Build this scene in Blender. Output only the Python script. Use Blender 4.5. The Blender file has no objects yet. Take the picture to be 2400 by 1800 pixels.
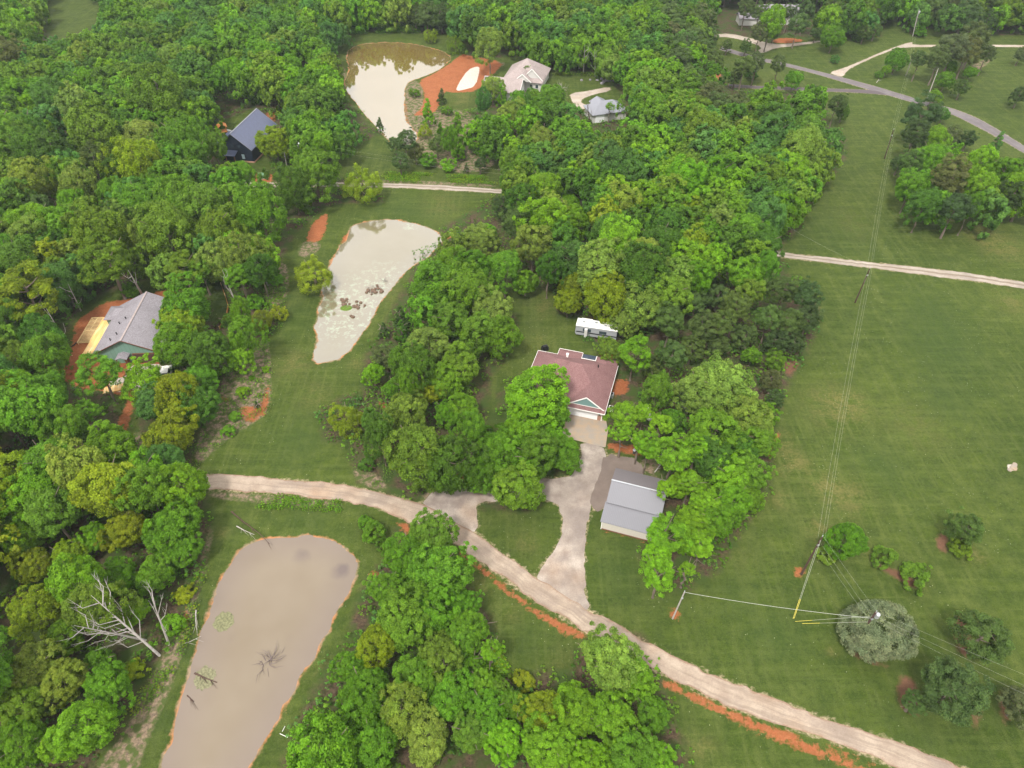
import bpy, bmesh, math, random
import numpy as np
from mathutils import Vector, Matrix

# ------------------------------------------------------------------ camera, sky, sun, exposure
F_, PITCH, CAMH = 1650.0, math.radians(44), 95.0
SC = bpy.context.scene
COL = SC.collection
cam_d = bpy.data.cameras.new("camera")
cam = bpy.data.objects.new("camera", cam_d)
COL.objects.link(cam)
cam.location = (0, 0, CAMH)
cam.rotation_euler = (math.pi / 2 - PITCH, 0, 0)
cam_d.sensor_width = 36.0
cam_d.lens = 36.0 * F_ / 2400.0
cam_d.clip_end = 9000
SC.camera = cam

SUN_EL, SUN_AZ = math.radians(58), math.radians(205)     # azimuth clockwise from +Y
world = bpy.data.worlds.new("World")
SC.world = world
world.use_nodes = True
wn = world.node_tree
wn.nodes.clear()
wo = wn.nodes.new("ShaderNodeOutputWorld")
wb = wn.nodes.new("ShaderNodeBackground")
sky = wn.nodes.new("ShaderNodeTexSky")
sky.sky_type = 'NISHITA'
sky.sun_disc = False
sky.sun_elevation = SUN_EL
sky.sun_rotation = SUN_AZ
sky.altitude = 100
sky.air_density = 1.0
sky.dust_density = 3.0
wtc = wn.nodes.new("ShaderNodeTexCoord")
wno = wn.nodes.new("ShaderNodeTexNoise")
wno.inputs['Scale'].default_value = 3.0
wno.inputs['Detail'].default_value = 5.0
wmr = wn.nodes.new("ShaderNodeMapRange")
wmr.inputs['From Min'].default_value = 0.25
wmr.inputs['From Max'].default_value = 0.6
wmr.inputs['To Min'].default_value = 0.72
wmr.inputs['To Max'].default_value = 0.97
wmx = wn.nodes.new("ShaderNodeMixRGB")
wmx.inputs['Color2'].default_value = (10.3, 10.0, 9.5, 1)    # high thin overcast over the sky
wn.links.new(wtc.outputs['Generated'], wno.inputs['Vector'])
wn.links.new(wno.outputs['Fac'], wmr.inputs['Value'])
wn.links.new(wmr.outputs['Result'], wmx.inputs['Fac'])
wn.links.new(sky.outputs['Color'], wmx.inputs['Color1'])
wn.links.new(wmx.outputs['Color'], wb.inputs['Color'])
wb.inputs['Strength'].default_value = 0.110
wn.links.new(wb.outputs['Background'], wo.inputs['Surface'])

sun_d = bpy.data.lights.new("sun", 'SUN')
sun_d.energy = 2.3
sun_d.angle = math.radians(9)
sun_d.color = (1.0, 0.955, 0.88)
sun = bpy.data.objects.new("sun", sun_d)
COL.objects.link(sun)
_sd = Vector((math.sin(SUN_AZ) * math.cos(SUN_EL), math.cos(SUN_AZ) * math.cos(SUN_EL), math.sin(SUN_EL)))
sun.rotation_euler = _sd.to_track_quat('Z', 'Y').to_euler()
sun.location = (0, 0, 200)
SC.view_settings.view_transform = 'Standard'
SC.view_settings.look = 'None'
SC.view_settings.gamma = 1.0
SC.view_settings.use_curve_mapping = False
SC.view_settings.exposure = 0.88
SC.cycles.max_bounces = 5
SC.cycles.diffuse_bounces = 3
SC.cycles.glossy_bounces = 2
SC.cycles.transmission_bounces = 3
SC.cycles.transparent_max_bounces = 4
SC.cycles.caustics_reflective = False
SC.cycles.caustics_refractive = False

# ------------------------------------------------------------------ survey helpers: a spot in the photograph -> its place on the ground
def at(u, v, z=0.0):
    x = (u - 1200) / F_
    y = -(v - 900) / F_
    d = (x, math.cos(PITCH) + y * math.sin(PITCH), -math.sin(PITCH) + y * math.cos(PITCH))
    t = (z - CAMH) / d[2]
    return Vector((d[0] * t, d[1] * t, z))
def px(x, y, z):
    dz = z - CAMH
    f = y * math.cos(PITCH) - dz * math.sin(PITCH)
    up = y * math.sin(PITCH) + dz * math.cos(PITCH)
    return 1200 + F_ * x / f, 900 - F_ * up / f
def depth(p):
    return p[1] * math.cos(PITCH) - (p[2] - CAMH) * math.sin(PITCH)
def T(c, r, x, y):
    return (800 * c + x * 0.361664, 600 * r + y * 0.361664)
def TL(c, r, pts): return [T(c, r, x, y) for x, y in pts]
def FV(pts): return [(x * 1.084991, y * 1.084991) for x, y in pts]
def Z2(pts): return [(700 + x / 4.365, 480 + y / 4.365) for x, y in pts]
def G(pts, z=0.0): return np.array([at(u, v, z)[:2] for u, v in pts])

RNG = np.random.default_rng(7)

def vnoise(x, y, s, seed=0):
    """smooth value noise in numpy"""
    x = np.asarray(x) / s; y = np.asarray(y) / s
    xi = np.floor(x).astype(int); yi = np.floor(y).astype(int)
    fx = x - xi; fy = y - yi
    fx = fx * fx * (3 - 2 * fx); fy = fy * fy * (3 - 2 * fy)
    def h(a, b):
        n = (a * 374761393 + b * 668265263 + seed * 974634777) & 0xFFFFFFFF
        n = ((n ^ (n >> 13)) * 1274126177) & 0xFFFFFFFF
        return ((n ^ (n >> 16)) & 0xFFFF) / 65535.0
    return (h(xi, yi) * (1 - fx) + h(xi + 1, yi) * fx) * (1 - fy) + (h(xi, yi + 1) * (1 - fx) + h(xi + 1, yi + 1) * fx) * fy

def sd_poly(P, X, Y, pad=4.0):
    """signed distance (+ inside), clamped to -pad outside the box"""
    out = np.full(X.shape, -pad)
    x0, y0 = P.min(0) - pad; x1, y1 = P.max(0) + pad
    m = (X > x0) & (X < x1) & (Y > y0) & (Y < y1)
    if not m.any(): return out
    x = X[m]; y = Y[m]
    d = np.full(x.shape, 1e9); ins = np.zeros(x.shape, bool)
    n = len(P)
    for i in range(n):
        a = P[i]; b = P[(i + 1) % n]
        ex, ey = b - a
        L = ex * ex + ey * ey + 1e-12
        t = np.clip(((x - a[0]) * ex + (y - a[1]) * ey) / L, 0, 1)
        dd = (x - a[0] - t * ex) ** 2 + (y - a[1] - t * ey) ** 2
        np.minimum(d, dd, out=d)
        c = ((a[1] > y) != (b[1] > y))
        with np.errstate(divide='ignore', invalid='ignore'):
            xx = a[0] + (y - a[1]) * ex / (ey if ey != 0 else 1e-12)
        ins ^= c & (x < xx)
    out[m] = np.where(ins, np.sqrt(d), -np.sqrt(d))
    return out
def inpoly(P, x, y):
    return sd_poly(np.asarray(P, float), np.array([float(x)]), np.array([float(y)]), 1.0)[0] > 0

def smooth_closed(P, it=2):
    P = np.asarray(P, float)
    for _ in range(it):
        Q = np.roll(P, -1, 0)
        P = np.stack([P * .75 + Q * .25, P * .25 + Q * .75], 1).reshape(-1, 2)
    return P
def smooth_open(P, it=2):
    P = np.asarray(P, float)
    for _ in range(it):
        Q = np.stack([P[:-1] * .75 + P[1:] * .25, P[:-1] * .25 + P[1:] * .75], 1).reshape(-1, 2)
        P = np.vstack([P[:1], Q, P[-1:]])
    return P
def resample(P, n):
    P = np.asarray(P, float)
    s = np.r_[0, np.cumsum(np.linalg.norm(np.diff(P, axis=0), axis=1))]
    t = np.linspace(0, s[-1], n)
    return np.stack([np.interp(t, s, P[:, 0]), np.interp(t, s, P[:, 1])], 1)

# ------------------------------------------------------------------ node helpers
class NT:
    def __init__(self, name):
        self.m = bpy.data.materials.new(name); self.m.use_nodes = True
        self.t = self.m.node_tree; self.t.nodes.clear()
        self.out = self.t.nodes.new("ShaderNodeOutputMaterial")
        self.tc = None
    def n(self, k, **kw):
        o = self.t.nodes.new(k)
        for a, b in kw.items(): setattr(o, a, b)
        return o
    def set(self, sock, v):
        if isinstance(v, bpy.types.NodeSocket): self.t.links.new(v, sock)
        elif isinstance(v, (tuple, list)) and sock.type == 'RGBA': sock.default_value = (*v[:3], 1)
        else: sock.default_value = v
    def obj(self):
        if not self.tc: self.tc = self.n("ShaderNodeTexCoord")
        return self.tc.outputs['Object']
    def vec(self, scale=(1, 1, 1), rot=(0, 0, 0)):
        mp = self.n("ShaderNodeMapping"); self.set(mp.inputs['Vector'], self.obj())
        mp.inputs['Scale'].default_value = scale; mp.inputs['Rotation'].default_value = rot
        return mp.outputs[0]
    def noise(self, s, d=3, v=None, rough=.55):
        o = self.n("ShaderNodeTexNoise"); self.set(o.inputs['Vector'], v or self.obj())
        o.inputs['Scale'].default_value = s; o.inputs['Detail'].default_value = d
        o.inputs['Roughness'].default_value = rough
        return o.outputs['Fac']
    def voro(self, s, v=None, out='Distance'):
        o = self.n("ShaderNodeTexVoronoi"); self.set(o.inputs['Vector'], v or self.obj())
        o.inputs['Scale'].default_value = s
        return o.outputs[out]
    def attr(self, name, out='Fac'):
        o = self.n("ShaderNodeAttribute", attribute_name=name)
        return o.outputs[out]
    def mr(self, v, a, b, c=0., d=1.):
        o = self.n("ShaderNodeMapRange"); self.set(o.inputs['Value'], v)
        for k, x in (('From Min', a), ('From Max', b), ('To Min', c), ('To Max', d)): o.inputs[k].default_value = x
        return o.outputs['Result']
    def mt(self, op, a, b=0., c=None):
        o = self.n("ShaderNodeMath", operation=op); self.set(o.inputs[0], a); self.set(o.inputs[1], b)
        if c is not None: self.set(o.inputs[2], c)
        return o.outputs[0]
    def mix(self, f, a, b, mode='MIX'):
        o = self.n("ShaderNodeMixRGB", blend_type=mode); self.set(o.inputs['Fac'], f)
        self.set(o.inputs['Color1'], a); self.set(o.inputs['Color2'], b)
        return o.outputs[0]
    def bump(self, h, s=.5, d=.1):
        o = self.n("ShaderNodeBump"); self.set(o.inputs['Height'], h)
        o.inputs['Strength'].default_value = s; o.inputs['Distance'].default_value = d
        return o.outputs[0]
    def pbr(self, col, rough=.8, nrm=None, metal=0., spec=.3, coat=0.):
        o = self.n("ShaderNodeBsdfPrincipled"); self.set(o.inputs['Base Color'], col)
        self.set(o.inputs['Roughness'], rough); o.inputs['Metallic'].default_value = metal
        o.inputs['Specular IOR Level'].default_value = spec
        if nrm is not None: self.set(o.inputs['Normal'], nrm)
        self.t.links.new(o.outputs[0], self.out.inputs['Surface'])
        return o

def plain(name, col, rough=.7, var=.15, sc=2.0, metal=0., spec=.3):
    k = NT(name)
    nn = k.noise(sc, 4)
    c = k.mix(k.mr(nn, .3, .7), tuple(x * (1 - var) for x in col), tuple(min(1, x * (1 + var)) for x in col))
    k.pbr(c, rough, k.bump(nn, .15, .02), metal, spec)
    return k.m

# ------------------------------------------------------------------ mesh helpers
class MB:
    def __init__(self): self.v = []; self.f = []
    def poly(self, pts):
        i = len(self.v); self.v += [tuple(p) for p in pts]; self.f.append(tuple(range(i, i + len(pts)))); return self
    def box(self, x0, x1, y0, y1, z0, z1):
        i = len(self.v)
        self.v += [(x, y, z) for z in (z0, z1) for x, y in ((x0, y0), (x1, y0), (x1, y1), (x0, y1))]
        self.f += [tuple(i + k for k in q) for q in ((3, 2, 1, 0), (4, 5, 6, 7), (0, 1, 5, 4), (1, 2, 6, 5), (2, 3, 7, 6), (3, 0, 4, 7))]
        return self
    def beam(self, a, b, w, h):
        a = Vector(a); b = Vector(b); d = (b - a).normalized()
        s = d.cross(Vector((0, 0, 1)));  s = Vector((1, 0, 0)) if s.length < 1e-4 else s.normalized()
        u = s.cross(d); i = len(self.v)
        for p in (a, b):
            for sx, sz in ((-1, -1), (1, -1), (1, 1), (-1, 1)): self.v.append(tuple(p + s * sx * w / 2 + u * sz * h / 2))
        self.f += [tuple(i + k for k in q) for q in ((3, 2, 1, 0), (4, 5, 6, 7), (0, 1, 5, 4), (1, 2, 6, 5), (2, 3, 7, 6), (3, 0, 4, 7))]
        return self
    def tube(self, pts, rad, n=6, cap=True):
        pts = [Vector(p) for p in pts]; i0 = len(self.v)
        if not hasattr(rad, '__len__'): rad = [rad] * len(pts)
        for k, p in enumerate(pts):
            d = (pts[min(k + 1, len(pts) - 1)] - pts[max(k - 1, 0)]).normalized()
            s = d.cross(Vector((0, 0, 1))); s = Vector((1, 0, 0)) if s.length < 1e-3 else s.normalized()
            u = s.cross(d)
            for j in range(n):
                a = 2 * math.pi * j / n
                self.v.append(tuple(p + (s * math.cos(a) + u * math.sin(a)) * rad[k]))
        for k in range(len(pts) - 1):
            for j in range(n):
                a = i0 + k * n + j; b = i0 + k * n + (j + 1) % n
                self.f.append((a, b, b + n, a + n))
        if cap:
            self.f.append(tuple(i0 + j for j in range(n))[::-1]); self.f.append(tuple(i0 + (len(pts) - 1) * n + j for j in range(n)))
        return self
    def shell(self, faces, th=.16):
        """roof planes (point lists) thickened downwards"""
        pts = []; idx = []
        def key(p):
            for i, q in enumerate(pts):
                if (Vector(p) - Vector(q)).length < 1e-4: return i
            pts.append(tuple(p)); return len(pts) - 1
        for f in faces: idx.append([key(p) for p in f])
        i0 = len(self.v); n = len(pts)
        self.v += pts + [(p[0], p[1], p[2] - th) for p in pts]
        edges = {}
        for f in idx:
            self.f.append(tuple(i0 + k for k in f)); self.f.append(tuple(i0 + n + k for k in reversed(f)))
            for a, b in zip(f, f[1:] + f[:1]): edges[(a, b)] = 1
        for (a, b) in edges:
            if (b, a) not in edges: self.f.append((i0 + b, i0 + a, i0 + n + a, i0 + n + b))
        return self
    def build(self, name, mat, parent=None, smooth=False):
        me = bpy.data.meshes.new(name); me.from_pydata(self.v, [], self.f); me.update()
        if mat: me.materials.append(mat)
        if smooth: me.polygons.foreach_set('use_smooth', [True] * len(me.polygons))
        o = bpy.data.objects.new(name, me); COL.objects.link(o)
        if parent: o.parent = parent
        return o

def tag(o, label, cat, group=None, kind=None):
    if label: o['label'] = label
    if cat: o['category'] = cat
    if group: o['group'] = group
    if kind: o['kind'] = kind
    return o
def empty(name, loc, rz=0.0, label=None, cat=None, group=None):
    o = bpy.data.objects.new(name, None); COL.objects.link(o)
    o.empty_display_size = .5
    o.location = loc; o.rotation_euler = (0, 0, rz)
    return tag(o, label, cat, group)

def roof_faces(x0, x1, y0, y1, z, s, axis='x', hip=(1, 1)):
    if axis == 'x':
        h = (y1 - y0) / 2; ym = (y0 + y1) / 2; zt = z + h * s
        a = (x0 + h * hip[0], ym, zt); b = (x1 - h * hip[1], ym, zt)
        A, B, C_, D = (x0, y0, z), (x1, y0, z), (x1, y1, z), (x0, y1, z)
        f = [[A, B, b, a], [C_, D, a, b]]
        if hip[1]: f.append([B, C_, b])
        if hip[0]: f.append([D, A, a])
    else:
        h = (x1 - x0) / 2; xm = (x0 + x1) / 2; zt = z + h * s
        a = (xm, y0 + h * hip[0], zt); b = (xm, y1 - h * hip[1], zt)
        A, B, C_, D = (x0, y0, z), (x1, y0, z), (x1, y1, z), (x0, y1, z)
        f = [[B, C_, b, a], [D, A, a, b]]
        if hip[0]: f.append([A, B, a])
        if hip[1]: f.append([C_, D, b])
    return f

# ------------------------------------------------------------------ ground outlines read off the photograph
POND1 = smooth_closed(G(FV([(530, 1180), (580, 1163), (640, 1160), (700, 1165), (745, 1185), (768, 1215), (765, 1245), (750, 1280), (720, 1330), (690, 1390), (660, 1447), (633, 1489), (600, 1550), (567, 1606), (527, 1664), (500, 1720), (440, 1800), (330, 1800), (335, 1720), (353, 1659), (367, 1606), (387, 1539), (407, 1473), (427, 1416), (440, 1366), (460, 1319), (473, 1266), (500, 1216)]), -.5))
POND2 = smooth_closed(G(Z2([(540, 225), (620, 190), (740, 165), (940, 155), (1130, 175), (1300, 230), (1420, 290), (1475, 330), (1430, 430), (1300, 530), (1170, 620), (1080, 700), (1000, 770), (930, 880), (830, 960), (800, 1050), (740, 1170), (650, 1320), (560, 1440), (470, 1540), (300, 1600), (165, 1615), (170, 1480), (210, 1340), (180, 1270), (210, 1190), (190, 1090), (235, 1020), (245, 950), (240, 850), (270, 760), (300, 680), (330, 600), (430, 430), (510, 350), (530, 270)]), -.5), 1)
POND3 = smooth_closed(G(TL(1, 0, [(15, 560), (60, 440), (30, 340), (100, 295), (230, 275), (420, 280), (540, 300), (700, 350), (700, 400), (600, 470), (480, 510), (410, 540), (405, 650), (405, 770), (440, 820), (490, 880), (470, 940), (330, 930), (280, 880), (180, 760), (90, 660)]), -.5), 1)

ROAD_N = FV([(200, 985), (300, 1005)]) + TL(0, 1, [(1240, 1410), (1700, 1440), (2212, 1478)]) + TL(1, 1, [(200, 1525), (430, 1580), (620, 1659)]) + TL(1, 2, [(880, 140), (1140, 330), (1300, 450), (1560, 600), (1700, 690), (1950, 830), (2212, 965)]) + TL(2, 2, [(400, 1130), (900, 1330), (1300, 1460), (1820, 1659), (2300, 1840)])
ROAD_S = FV([(200, 1030), (300, 1045)]) + TL(0, 1, [(1330, 1512), (1700, 1535), (2212, 1580)]) + TL(1, 1, [(200, 1625), (330, 1668)]) + TL(1, 2, [(490, 90), (740, 205), (950, 360), (1200, 540), (1500, 730), (1640, 810), (1950, 985), (2212, 1115)]) + TL(2, 2, [(300, 1260), (700, 1400), (1000, 1500), (1330, 1640), (1700, 1800), (2100, 1990)])
TRK_N = [(520, 426), (640, 427)] + TL(1, 0, [(270, 1186), (600, 1200), (1005, 1222)]) + [(1280, 455), (1420, 480), (1620, 538), (1760, 573)] + TL(2, 1, [(650, -20), (900, 5), (1230, 42), (1700, 92), (2212, 167), (2500, 215)])
TRK_S = [(520, 437), (640, 438)] + TL(1, 0, [(270, 1212), (600, 1228), (1005, 1250)]) + [(1280, 466), (1420, 492), (1620, 552), (1760, 588)] + TL(2, 1, [(650, 12), (900, 38), (1230, 80), (1700, 138), (2212, 208), (2500, 258)])
DRIVE = smooth_closed(G([(985, 1185), (1017, 1153), (1053, 1142), (1107, 1128), (1180, 1124), (1252, 1121), (1281, 1121), (1335, 1119), (1353, 1103), (1362, 1070), (1360, 1035), (1420, 1048), (1418, 1070), (1411, 1106), (1396, 1160), (1382, 1200), (1375, 1236), (1368, 1290), (1368, 1374), (1385, 1425), (1342, 1440), (1270, 1378), (1255, 1345), (1288, 1305), (1306, 1280), (1321, 1236), (1315, 1200), (1306, 1182), (1281, 1171), (1263, 1168), (1190, 1170), (1118, 1179), (1115, 1200), (1122, 1245), (1090, 1250), (1030, 1215)]), 1)
APRON = smooth_closed(G(TL(1, 1, [(1695, 1275), (1945, 1325), (1955, 1440), (1900, 1500), (1760, 1560), (1700, 1640), (1640, 1659), (1610, 1580), (1650, 1480), (1685, 1390)])), 1)
ASPH_A = TL(2, 0, [(250, 300), (450, 360), (690, 415), (930, 475), (1180, 540), (1400, 605), (1560, 655), (1760, 705), (1900, 760), (2060, 850), (2212, 945), (2450, 1090)])
ASPH_B = TL(2, 0, [(240, 322), (440, 382), (690, 435), (900, 490), (1120, 557), (1330, 617), (1500, 668), (1690, 718), (1840, 785), (2000, 870), (2212, 992), (2400, 1110)])
LANE_A = TL(2, 0, [(300, 545), (500, 558), (900, 572), (1150, 580), (1250, 585)])
LANE_B = TL(2, 0, [(300, 565), (500, 577), (900, 591), (1200, 605), (1330, 618)])
DRV2 = smooth_closed(G(TL(2, 0, [(945, 470), (1050, 440), (1180, 385), (1320, 325), (1450, 280), (1495, 272), (1480, 292), (1700, 290), (2000, 290), (2212, 293), (2300, 296), (2300, 308), (2000, 303), (1700, 303), (1480, 306), (1390, 312), (1250, 365), (1120, 425), (1060, 460), (1040, 498), (1000, 490)])), 1)
DRV3 = smooth_closed(G(TL(2, 0, [(200, 225), (300, 215), (450, 250), (590, 290), (750, 280), (890, 262), (895, 272), (740, 297), (600, 310), (520, 345), (480, 335), (520, 305), (420, 268), (300, 240), (210, 240)])), 1)
DRV4 = smooth_closed(G(TL(1, 0, [(1480, 605), (1600, 590), (1740, 560), (1745, 590), (1640, 610), (1560, 640), (1550, 665), (1610, 690), (1570, 712), (1520, 690), (1490, 650)])), 1)
SHEETS = [G(ROAD_N + ROAD_S[::-1]), G(TRK_N + TRK_S[::-1]), DRIVE, APRON, G(ASPH_A + ASPH_B[::-1]), G(LANE_A + LANE_B[::-1]), DRV2, DRV3, DRV4]

# open (treeless) outlines as they show in the photograph
OPEN = [
 FV([(72, 40), (115, -25), (215, -25), (212, 52), (122, 88)]),
 FV([(712, 78), (800, 68), (930, 73), (1005, 75), (1012, 130), (1060, 128), (1100, 122), (1145, 128), (1165, 152), (1310, 160), (1325, 185), (1352, 213), (1350, 248), (1290, 262), (1235, 225), (1180, 195), (1130, 212), (1090, 205), (1040, 192), (1022, 245), (960, 235), (905, 242), (897, 292), (850, 294), (800, 270), (742, 205), (740, 140)]),
 FV([(735, 330), (820, 290), (900, 292), (960, 240), (1000, 320), (1072, 350), (1088, 400), (820, 393), (730, 380)]),
 FV([(447, 292), (480, 262), (548, 234), (597, 272), (560, 330), (592, 350), (590, 402), (545, 402), (545, 367), (490, 347), (463, 305)]),
 FV([(815, 388), (1085, 398), (1062, 430), (1010, 460), (950, 492), (935, 530), (900, 547), (881, 610), (847, 660), (817, 733), (787, 766), (782, 850), (735, 855), (690, 890), (695, 950), (745, 965), (775, 1050), (412, 1024), (420, 1008), (433, 930), (473, 870), (490, 810), (565, 742), (600, 705), (626, 640), (600, 575), (640, 505), (700, 447), (740, 440), (830, 437)]),
 FV([(75, 800), (130, 760), (155, 700), (195, 645), (330, 600), (430, 595), (492, 606), (495, 700), (462, 685), (440, 620), (372, 655), (330, 690), (325, 745), (345, 790), (270, 775), (240, 757), (150, 772), (95, 812)]),
 FV([(240, 855), (288, 850), (300, 940), (272, 960), (262, 900)]),
 FV([(412, 1018), (640, 1030), (770, 1042), (830, 1068), (930, 1090), (1010, 1058), (1030, 1100), (1090, 1105), (1150, 1112), (1185, 1045), (1255, 1000), (1215, 960), (1220, 900), (1310, 905), (1308, 962), (1390, 968), (1400, 1010), (1440, 1030), (1440, 1062), (1390, 1100), (1395, 1170), (1375, 1200), (1470, 1285), (1550, 1240), (1615, 1130), (1655, 1080), (1683, 900), (1695, 850), (1765, 720), (1770, 650), (1700, 590), (1690, 545), (1750, 480), (1790, 400), (1835, 330), (1830, 250), (1900, 240), (2400, 240), (2400, 1800), (1480, 1800), (1485, 1620), (1430, 1450), (1392, 1368), (1290, 1368), (1238, 1412), (1240, 1440), (1100, 1462), (1060, 1330), (1000, 1232), (905, 1122), (850, 1140), (835, 1205), (790, 1250), (768, 1290), (742, 1400), (690, 1440), (640, 1560), (610, 1640), (590, 1800), (150, 1800), (207, 1659), (217, 1626), (267, 1590), (320, 1466), (367, 1400), (403, 1340), (433, 1233), (460, 1126), (452, 1065), (412, 1045)]),
 TL(1, 1, [(980, 190), (1290, 205), (1380, 240), (1400, 400), (1500, 390), (1580, 420), (1720, 450), (1700, 500), (1560, 540), (1650, 600), (1690, 690), (1765, 700), (1765, 800), (1720, 1060), (1730, 1240), (1430, 1190), (1400, 1100), (1490, 1030), (1500, 920), (1420, 800), (1250, 740), (1130, 790), (1010, 890), (1040, 1180), (930, 1160), (960, 900), (970, 780), (1100, 640), (1150, 560), (1130, 380), (1060, 260)]),
 TL(2, 0, [(200, 210), (480, 250), (650, 225), (900, 250), (900, 190), (1060, 190), (1060, 250), (1290, 240), (1330, 120), (1390, 50), (1440, 170), (1480, 240), (1600, 180), (1720, 200), (1720, 240), (2030, 230), (2500, 230), (2500, 2000), (640, 1600), (760, 1480), (830, 1330), (930, 1200), (1000, 1150), (1080, 1000), (1060, 880), (950, 820), (930, 640), (750, 590), (380, 585), (270, 520), (220, 330)]),
]
CLUMP = TL(2, 0, [(1420, 780), (1500, 660), (1690, 700), (1700, 850), (1900, 900), (2000, 890), (2100, 950), (2260, 1050), (2260, 1330), (2000, 1370), (1860, 1450), (1680, 1430), (1450, 1380), (1400, 1250), (1380, 1080), (1440, 950)])

DIRT = [
 TL(1, 2, [(700, 215), (760, 240), (900, 335), (1100, 500), (1300, 650), (1600, 785), (1590, 835), (1460, 815), (1300, 705), (1050, 525), (850, 345), (740, 270)]),
 TL(1, 2, [(340, 55), (490, 92), (500, 160), (400, 150)]), TL(1, 2, [(2050, 1062), (2230, 1120), (2230, 1195), (2090, 1150)]),
 TL(2, 2, [(-20, 1118), (250, 1250), (450, 1335), (700, 1425), (900, 1520), (1160, 1640), (1500, 1800), (1350, 1800), (1050, 1655), (850, 1580), (600, 1490), (300, 1345), (-20, 1195)]),
 TL(2, 2, [(850, 1460), (1050, 1540), (1300, 1659), (1150, 1620), (950, 1540)]),
 Z2([(70, 370), (110, 220), (210, 120), (300, 80), (310, 150), (270, 300), (230, 370), (120, 390)]), Z2([(385, 425), (470, 290), (545, 220), (540, 300), (440, 400)]),
 Z2([(235, 850), (262, 850), (275, 900), (250, 1000), (232, 980)]), Z2([(1440, 330), (1500, 310), (1640, 300), (1640, 330), (1500, 350)]),
 TL(0, 1, [(1550, 970), (1640, 970), (1700, 935), (1715, 840), (1755, 830), (1745, 1000), (1680, 1060), (1600, 1095), (1560, 1040)]), TL(0, 1, [(1420, 905), (1475, 905), (1475, 940), (1425, 940)]),
 TL(0, 1, [(225, 690), (330, 640), (450, 620), (468, 500), (490, 420), (620, 330), (700, 290), (870, 270), (1000, 232), (1180, 205), (1340, 230), (1150, 300), (1090, 500), (1060, 700), (870, 890), (865, 1000), (820, 1165), (735, 1150), (780, 1000), (840, 920), (700, 890), (500, 860), (400, 805), (240, 765)]),
 TL(1, 0, [(790, 345), (830, 360), (1060, 400), (1000, 470), (890, 590), (750, 605), (660, 590), (625, 720), (560, 745), (450, 755), (520, 700), (540, 600), (490, 525), (600, 470), (720, 390)]),
 TL(1, 0, [(405, 660), (425, 660), (430, 780), (500, 870), (510, 900), (470, 870), (420, 800)]),
 TL(1, 1, [(1760, 800), (1870, 790), (1860, 900), (1735, 910)]), TL(1, 1, [(1728, 1195), (1980, 1240), (1970, 1310), (1715, 1265)]),
 TL(1, 1, [(1650, 600), (1770, 620), (1770, 690), (1690, 680)]), TL(1, 1, [(1540, 430), (1640, 440), (1760, 480), (1700, 430), (1580, 400)]),
 TL(1, 2, [(1560, 110), (1590, 120), (1590, 250), (1530, 240), (1450, 200), (1560, 190)]), TL(1, 2, [(1690, 120), (1990, 188), (1990, 205), (1690, 135)]),
 TL(1, 2, [(2115, 620), (2200, 630), (2200, 710), (2110, 700)]), TL(2, 2, [(700, 350), (790, 350), (800, 420), (730, 430)]),
 TL(1, 1, [(1320, 1470), (1460, 1420), (1480, 1480), (1350, 1490)]), TL(1, 1, [(240, 920), (310, 960), (310, 1010), (255, 1000)]),
 TL(1, 1, [(690, 1400), (820, 1380), (800, 1480), (680, 1480)]), TL(2, 1, [(540, 1300), (580, 1200), (600, 1150), (640, 1130), (620, 1210), (560, 1340)]),
 TL(0, 2, [(1185, 620), (1240, 625), (1230, 680), (1190, 790), (1170, 780)]), FV([(548, 372), (590, 372), (590, 395), (570, 402), (548, 400)]),
 TL(1, 2, [(180, 385), (260, 385), (255, 410), (170, 420)]), TL(2, 0, [(560, 265), (650, 240), (800, 258), (760, 275), (620, 285)]), TL(2, 0, [(110, 470), (200, 440), (270, 500), (200, 540), (110, 530)]),
 TL(1, 0, [(940, 935), (1010, 935), (1010, 965), (930, 965)]), TL(0, 0, [(1720, 720), (1800, 730), (1780, 800), (1730, 770)]), TL(0, 0, [(1940, 970), (2060, 970), (2100, 1060), (1960, 1060)]),
]
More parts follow.
